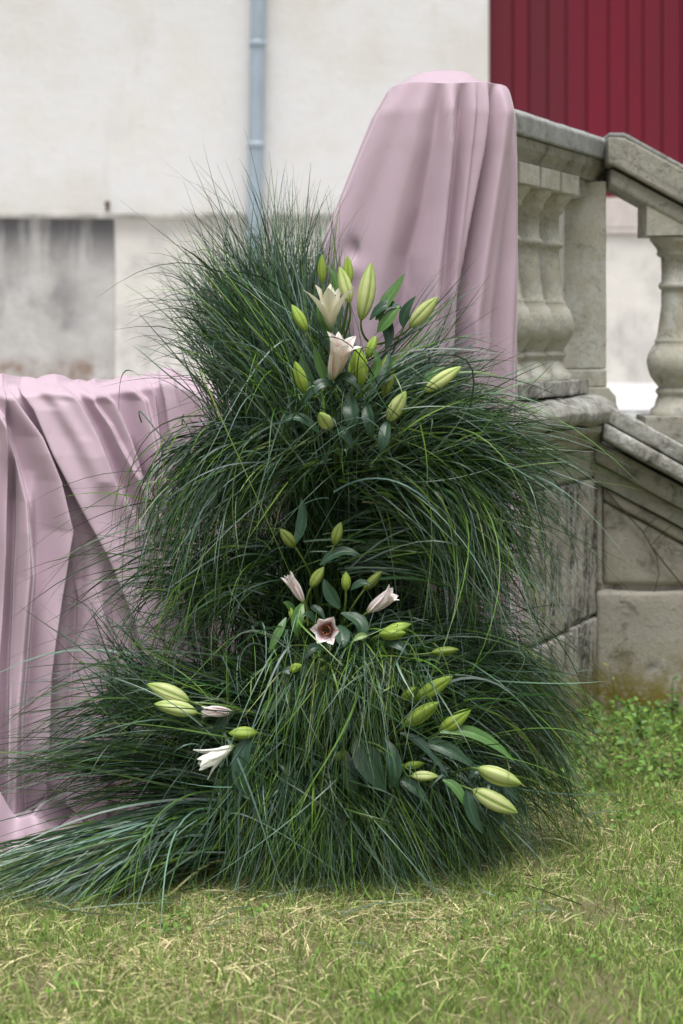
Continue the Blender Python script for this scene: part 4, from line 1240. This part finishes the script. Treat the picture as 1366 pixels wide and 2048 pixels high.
lily('lily with a slim half open white bud leaning left next to a green bud', (618, 1235), Y=4.33,
     buds=[(648, 1134, 0, 622, 1175, 0, .25, DULL_BUD), (580, 1212, .01, 586, 1240, 0, .22, GREEN_BUD)],
     flowers=[(575, 1147, -.01, 608, 1206, 0, dict(W=.15, open_=.07, curl=.03, cols=ROSE, rot=.4, opens=[.02, .10, .02, .14, .03, .02], stamens=False))],
     leaves=[(606, 1205, 0, 598, 1278, -.02, .019, MDG, (-.01, -.02, 0)), (572, 1235, 0, 536, 1307, -.03, .013, MDG, (0, -.01, .0)), (620, 1215, .02, 650, 1240, 0, .012, DK, (0, 0, .01)), (590, 1225, .01, 566, 1205, .0, .012, MDG, (0, 0, .005))])
lily('lily with a pink tinged trumpet opening to the right and two green buds above', (680, 1262), Y=4.33,
     buds=[(692, 1143, 0, 692, 1182, 0, .27, GREEN_BUD), (764, 1142, .03, 728, 1180, .03, .2, DULL_BUD)],
     flowers=[(790, 1183, -.02, 735, 1224, 0, dict(W=.21, open_=.10, curl=.12, cols=ROSE, rot=.1))],
     leaves=[(680, 1216, 0, 648, 1157, .0, .019, DK, (-.005, -.005, 0)), (702, 1180, 0, 742, 1172, -.01, .012, DK, (0, 0, .012)), (682, 1226, 0, 712, 1284, -.04, .020, DK, (.03, -.01, .01)), (680, 1250, 0, 688, 1295, -.05, .024, DK, (0, -.01, 0))])
lily('small star shaped lily facing the viewer, wine red inside with white edges', (648, 1300), Y=4.27,
     flowers=[(650, 1262, -.075, 656, 1256, .0, dict(W=.30, open_=.34, curl=.05, cols=WINE, rot=.55, anther=(.28, .08, .025)))],
     leaves=[(630, 1245, .02, 606, 1232, .0, .012, DK, (0, 0, .01)), (645, 1300, .02, 600, 1330, 0, .014, DK, (0, 0, .02))], root=(665, 1400))
lily('cluster of two yellow green buds lying right below the pink trumpet', (745, 1300), Y=4.28,
     buds=[(822, 1248, .02, 764, 1268, .02, .2, GREEN_BUD), (812, 1266, -.02, 758, 1270, 0, .24, GREEN_BUD), (918, 1299, .03, 862, 1306, .04, .18, DULL_BUD)],
     leaves=[(735, 1272, 0, 705, 1282, -.01, .010, LTG, (0, 0, .005)), (770, 1290, 0, 815, 1310, -.03, .016, DK, (0, 0, .015))])
lily('three long creamy buds pointing left, outermost of the lower lilies', (500, 1420), Y=4.34,
     buds=[(294, 1368, 0, 378, 1402, 0, .20, PALE_BUD), (308, 1408, -.02, 394, 1426, -.01, .20, PALE_BUD)],
     flowers=[(402, 1422, -.01, 467, 1424, 0, dict(W=.17, open_=.05, curl=.04, cols=ROSE, rot=.3, stamens=False, opens=[.02, .08, .03, .08, .03, .03]))],
     leaves=[(470, 1420, .0, 420, 1480, .0, .016, DK, (0, 0, .01))])
lily('white lily opening downward at the left beside a fat green bud', (545, 1490), Y=4.28,
     buds=[(457, 1467, -.01, 514, 1466, 0, .24, GREEN_BUD)],
     flowers=[(396, 1532, -.02, 468, 1492, 0, dict(W=.17, open_=.22, curl=.02, cols=SNOW, rot=.7, stamens=False, opens=[.10, .12, .30, .06, .12, .34]))],
     leaves=[(508, 1462, 0, 505, 1608, -.02, .027, (0.035, 0.080, 0.050), (-.03, -.01, .0)), (480, 1500, .02, 440, 1650, .02, .012, DK, (0, 0, .02)), (520, 1430, .02, 590, 1400, .0, .016, MDG, (0, 0, .02))])
lily('lily with three yellow green buds angled up right in the lower grass', (760, 1490), Y=4.26,
     buds=[(906, 1352, 0, 830, 1398, .02, .17, GREEN_BUD), (878, 1404, -.02, 808, 1452, 0, .19, GREEN_BUD), (943, 1417, 0, 878, 1464, .02, .19, GREEN_BUD), (734, 1422, 0, 722, 1458, 0, .3, DULL_BUD), (832, 1375, 0, 802, 1400, .02, .26, GREEN_BUD)],
     leaves=[(712, 1470, .0, 773, 1583, -.03, .037, DK, (-.005, -.02, 0)), (765, 1475, .0, 778, 1578, -.03, .023, (0.035, 0.085, 0.052), (.02, -.02, 0)), (800, 1466, .0, 898, 1556, -.02, .014, (0.055, 0.11, 0.07), (0, 0, .02)), (850, 1490, .0, 946, 1535, -.02, .020, DK, (0, 0, .015)), (880, 1465, 0, 1030, 1525, .0, .018, MDG, (0, 0, .03)), (690, 1500, 0, 712, 1610, -.02, .022, DK, (.0, -.02, 0))])
lily('two slim buds side by side low in the skirt of grass', (790, 1570), Y=4.24,
     buds=[(850, 1526, .02, 806, 1533, .02, .2, GREEN_BUD), (877, 1553, -.01, 822, 1552, 0, .2, PALE_BUD), (690, 1502, 0, 668, 1520, .02, .26, DULL_BUD)],
     leaves=[(800, 1560, 0, 860, 1610, -.02, .016, DK, (0, 0, .01))])
lily('pair of pale lemon buds pointing down right near the edge of the grass', (890, 1560), Y=4.24,
     buds=[(1044, 1569, -.02, 955, 1537, 0, .205, PALE_BUD), (1036, 1626, -.03, 946, 1580, -.01, .20, PALE_BUD)],
     leaves=[(935, 1575, .0, 966, 1668, -.02, .020, DK, (-.01, -.01, 0)), (960, 1585, .0, 1002, 1652, -.01, .018, DK, (.01, 0, .01)), (950, 1560, .02, 1040, 1605, .03, .018, (0.035, 0.08, 0.05), (0, 0, .02)), (885, 1560, 0, 930, 1620, -.02, .016, MDG, (.01, 0, .01)), (940, 1555, .01, 975, 1548, .02, .018, DK, (0, 0, .01))])
lily('two small lime green bud tips almost buried under the middle shock of grass', (615, 1365), Y=4.27,
     buds=[(604, 1330, -.02, 580, 1342, 0, .3, GREEN_BUD), (656, 1330, -.01, 640, 1350, 0, .3, DULL_BUD)],
     leaves=[(610, 1360, 0, 560, 1345, 0, .014, DK, (0, 0, .012))])

# ------------------------------------------------------------------ turf
# cut blades dropped on the lawn round the arrangement
dx = rng.uniform(-0.95, 0.85, 46); dyy = 4.20 - np.abs(rng.normal(0, 0.14, 46))
da = rng.normal(0, 0.6, 46) + np.where(rng.uniform(0, 1, 46) < .5, 0, np.pi); dl = rng.uniform(0.08, 0.34, 46)
tq = np.linspace(0, 1, 10)[None, :]
bend_ = rng.normal(0, 0.5, 46)[:, None]
PX = dx[:, None] + dl[:, None] * tq * np.cos(da[:, None] + bend_ * tq); PY_ = dyy[:, None] + dl[:, None] * tq * np.sin(da[:, None] + bend_ * tq)
PZ = gz(PX, PY_) + 0.022 + 0.014 * np.sin(tq * 3.1) * rng.uniform(0, 1, (46, 1))
PP = np.stack([PX, PY_, PZ], -1)
pc = np.array([[0.05, 0.10, 0.03], [0.12, 0.17, 0.11], [0.34, 0.33, 0.17]])[rng.choice(3, 46, p=[.5, .32, .18])]
stalk_ = [(np.array([at(1165, 1652, 4.81), at(1205, 1645, 4.83), at(1250, 1636, 4.86)]), (0.16, 0.23, 0.17)), (np.array([at(1040, 1708, 4.50), at(1120, 1684, 4.55), at(1178, 1732, 4.45)]), (0.33, 0.36, 0.16)), (np.array([at(1034, 2008, 3.50), at(1044, 1990, 3.54), at(1032, 1960, 3.60)]), (0.50, 0.46, 0.30))]
SP = np.stack([bez(p[0] + (0, 0, .02), p[1] + (0, 0, .045), p[2] + (0, 0, .015), 10) for p, c in stalk_]); SPc = np.array([c for p, c in stalk_])
PP = np.concatenate([PP, SP]); pc = np.concatenate([pc, SPc])
Vd, Fd, Cd = ribbon(PP, np.full((len(PP), 10), 0.0036) * (1 - 0.8 * tq ** 2), np.broadcast_to(pc[:, None], PP.shape))
tag(mesh_np('grass_clippings', Vd, Fd, M['blade'], None, True, Cd), 'long cut grass blades dropped on the lawn before the arrangement', None, None, 'stuff')


def turf(n, xr, yr, hmean, name=None):
    x = rng.uniform(xr[0], xr[1], n); y = rng.uniform(yr[0], yr[1], n)
    # keep inside the view wedge plus a margin
    k = (np.abs(x) < 0.205 * y + 0.55) & (rng.uniform(0, 1, n) < 0.80 + 0.55 * wob(x + 2, y, 5.0))
    x, y = x[k], y[k]
    n = len(x)
    dry = np.clip(0.50 + 0.42 * wob(x, y, 3.0) + 0.22 * wob(x + 3, y + 1, 12.0) - 0.25 * (x > 0.35) * (y < 4.3), 0.04, 0.96)
    dry = np.clip(dry + 0.18 * np.exp(-((y - 4.05) / 0.22) ** 2) * (x > -0.35), 0, 0.97)
    isdry = rng.uniform(0, 1, n) < dry * 0.76
    K = 4
    h = np.clip(rng.gamma(4.0, hmean / 4.0, n), 0.006, 0.075) * (1 + 0.25 * wob(x, y, 6.0))
    az = rng.uniform(0, 2 * np.pi, n)
    h = h * np.where(isdry, 0.72, 1.0)
    lean = np.where(isdry, rng.uniform(0.6, 2.4, n), rng.uniform(0.1, 0.9, n))
    t = np.linspace(0, 1, K)[None, :]
    r = h[:, None] * lean[:, None] * t ** 1.6
    up = h[:, None] * (t - 0.28 * np.minimum(lean[:, None], 1.5) * t ** 2.2)
    P = np.stack([x[:, None] + np.cos(az)[:, None] * r, y[:, None] + np.sin(az)[:, None] * r, gz(x, y)[:, None] - 0.003 + up], -1)
    W = (rng.uniform(0.0016, 0.0042, n)[:, None]) * (1 - 0.85 * t ** 1.8)
    straw = np.array([0.58, 0.52, 0.30]); green = np.array([0.135, 0.225, 0.055]); lime = np.array([0.34, 0.385, 0.145])
    gm = rng.uniform(0, 1, n)[:, None]; straw, green, lime = straw * 1.25, green * np.array([1.4, 1.62, 1.2]), lime * np.array([1.28, 1.36, 1.15])
    col = np.where(isdry[:, None], straw * rng.uniform(0.35, 1.35, (n, 1)), (green * (1 - gm) + lime * gm) * rng.uniform(0.45, 1.35, (n, 1)))
    col = np.broadcast_to(col[:, None, :], P.shape)
    return ribbon(P, W, col)


def stuff_mesh(name, sets, mat, label):
    Vs, Fs, Cs, off = [], [], [], 0
    for V, F, C in sets:
        Vs.append(V); Fs.append(F + off); Cs.append(C); off += len(V)
    o = mesh_np(name, np.vstack(Vs), np.vstack(Fs), mat, None, True, np.vstack(Cs))
    return tag(o, label, None, None, 'stuff')


stuff_mesh('turf', [turf(205000, (-1.6, 1.6), (3.0, 5.0), 0.028), turf(70000, (0.0, 1.9), (4.6, 5.95), 0.030), turf(16000, (-1.9, 0.0), (4.6, 5.4), 0.030), turf(9000, (0.45, 1.6), (4.9, 5.9), 0.055)], M['turf'], 'short half dry mown grass of the lawn')


def leaflets(n, xr, yr, zr, size, cols, pts=None):
    """round little leaves on short stalks"""
    if pts is None:
        x = rng.uniform(*xr, n); y = rng.uniform(*yr, n)
    else:
        c = np.array(pts)[rng.integers(0, len(pts), n)]
        x = c[:, 0] + rng.normal(0, xr, n); y = c[:, 1] + rng.normal(0, yr, n)
    z = gz(x, y) + rng.uniform(*zr, n)
    az = rng.uniform(0, 6.28, n); s = rng.uniform(*size, n)
    tilt = rng.normal(0, .45, (n, 2))
    nrm = np.stack([tilt[:, 0], tilt[:, 1] - 0.25, np.ones(n)], -1); nrm /= np.linalg.norm(nrm, axis=1)[:, None]
    ref = np.stack([np.cos(az), np.sin(az), 0 * az], -1)
    a = np.cross(nrm, ref); a /= np.linalg.norm(a, axis=1)[:, None]
    b = np.cross(nrm, a)
    ang = np.array([0, .25, .5, .75, 1, 1.25, 1.5, 1.75]) * np.pi
    rad = np.array([1.25, 1.0, .85, .7, .55, .7, .85, 1.0])
    c0 = np.stack([x, y, z], -1)
    ring = c0[:, None] + s[:, None, None] * rad[None, :, None] * (np.cos(ang)[None, :, None] * a[:, None] + .72 * np.sin(ang)[None, :, None] * b[:, None])
    ring[:, [2, 6]] += (nrm * s[:, None] * 0.25)[:, None, :]
    V = ring.reshape(-1, 3)
    o = (np.arange(n) * 8)[:, None]
    F = np.concatenate([o + np.array([[0, 1, 2, 3]]), o + np.array([[0, 3, 4, 5]]), o + np.array([[0, 5, 6, 7]])], 0)
    cc = np.array(cols)[rng.integers(0, len(cols), n)] * rng.uniform(.7, 1.3, (n, 1))
    return V, F, np.repeat(cc, 8, axis=0)


GREENS = [(0.11, 0.23, 0.035), (0.16, 0.29, 0.05), (0.075, 0.16, 0.035)]
stuff_mesh('weeds', [leaflets(1400, (0.62, 1.5), (5.15, 5.85), (0.01, 0.075), (0.007, 0.015), GREENS),
                     leaflets(500, (0.62, 1.4), (4.75, 5.3), (0.01, 0.035), (0.006, 0.012), GREENS)], M['weed'], 'low leafy weeds growing along the foot of the stone wall')
cl = [tuple(at(px, py, Y))[:2] for px, py, Y in [(355, 1845, 4.02), (330, 1870, 3.94), (515, 1832, 4.07), (930, 1880, 3.9), (1010, 1945, 3.7), (780, 2010, 3.53), (1180, 1930, 3.75), (1290, 1830, 4.07), (1240, 1640, 4.86), (120, 1990, 3.58), (1320, 1800, 4.2)]]
stuff_mesh('clover', [leaflets(150, 0.022, 0.03, (0.012, 0.034), (0.005, 0.010), GREENS, cl)], M['weed'], 'scattered clover leaves in the lawn')


def weed_plant(label, x, y, h, n, size, lean=(0.0, 0.0), cols=GREENS):
    z0 = float(gz(x, y))
    e = empty('weed_plant', (x, y, z0), label, 'weed')
    P = bez((x, y, z0), (x + lean[0] * .3, y, z0 + h * .6), (x + lean[0], y + lean[1], z0 + h), 8)
    V, F = tube_np(P, np.linspace(.0022, .0010, 8), 6)
    mesh_np('stem', V, F, M['weed'], e, True, np.tile([0.16, 0.22, 0.06], (len(V), 1)))
    for i in range(n):
        t = 0.15 + 0.85 * i / max(1, n - 1)
        p = P[min(7, int(t * 7))]
        a = i * 2.4 + rng.uniform(-.4, .4)
        L = rng.uniform(*size) * (1.15 - .5 * t)
        tip = p + np.array([math.cos(a) * L, math.sin(a) * L * .8 - .01, L * .45])
        make_leaf(e, p, tip, L * .26, (0, 0, L * .12), cols[i % len(cols)], (0, -.5, .85))
    return e


weed_plant('leafy green weed at the right edge under the stair wall', X_(1345, 5.72), 5.72, 0.15, 9, (.03, .05))
weed_plant('thin yellowish seed stalk against the crack between pier and stair wall', X_(1236, 5.75), 5.75, 0.19, 5, (.018, .032), (-.03, 0), [(0.30, 0.32, 0.08), (0.22, 0.28, 0.07)])
weed_plant('small bushy weed left of the dry leaf below the stair wall', X_(1275, 5.55), 5.55, 0.10, 9, (.035, .055))

# a dry leaf lying among the weeds
lf = make_leaf(None, at(1214, 1497, 5.62), at(1258, 1496, 5.60), .022, (0, 0, .018), (0.40, 0.29, 0.235), (0, -.6, .8), 'dry_leaf')
tag(lf, 'curled pinkish brown dry leaf on the weeds near the stone wall', 'leaf')
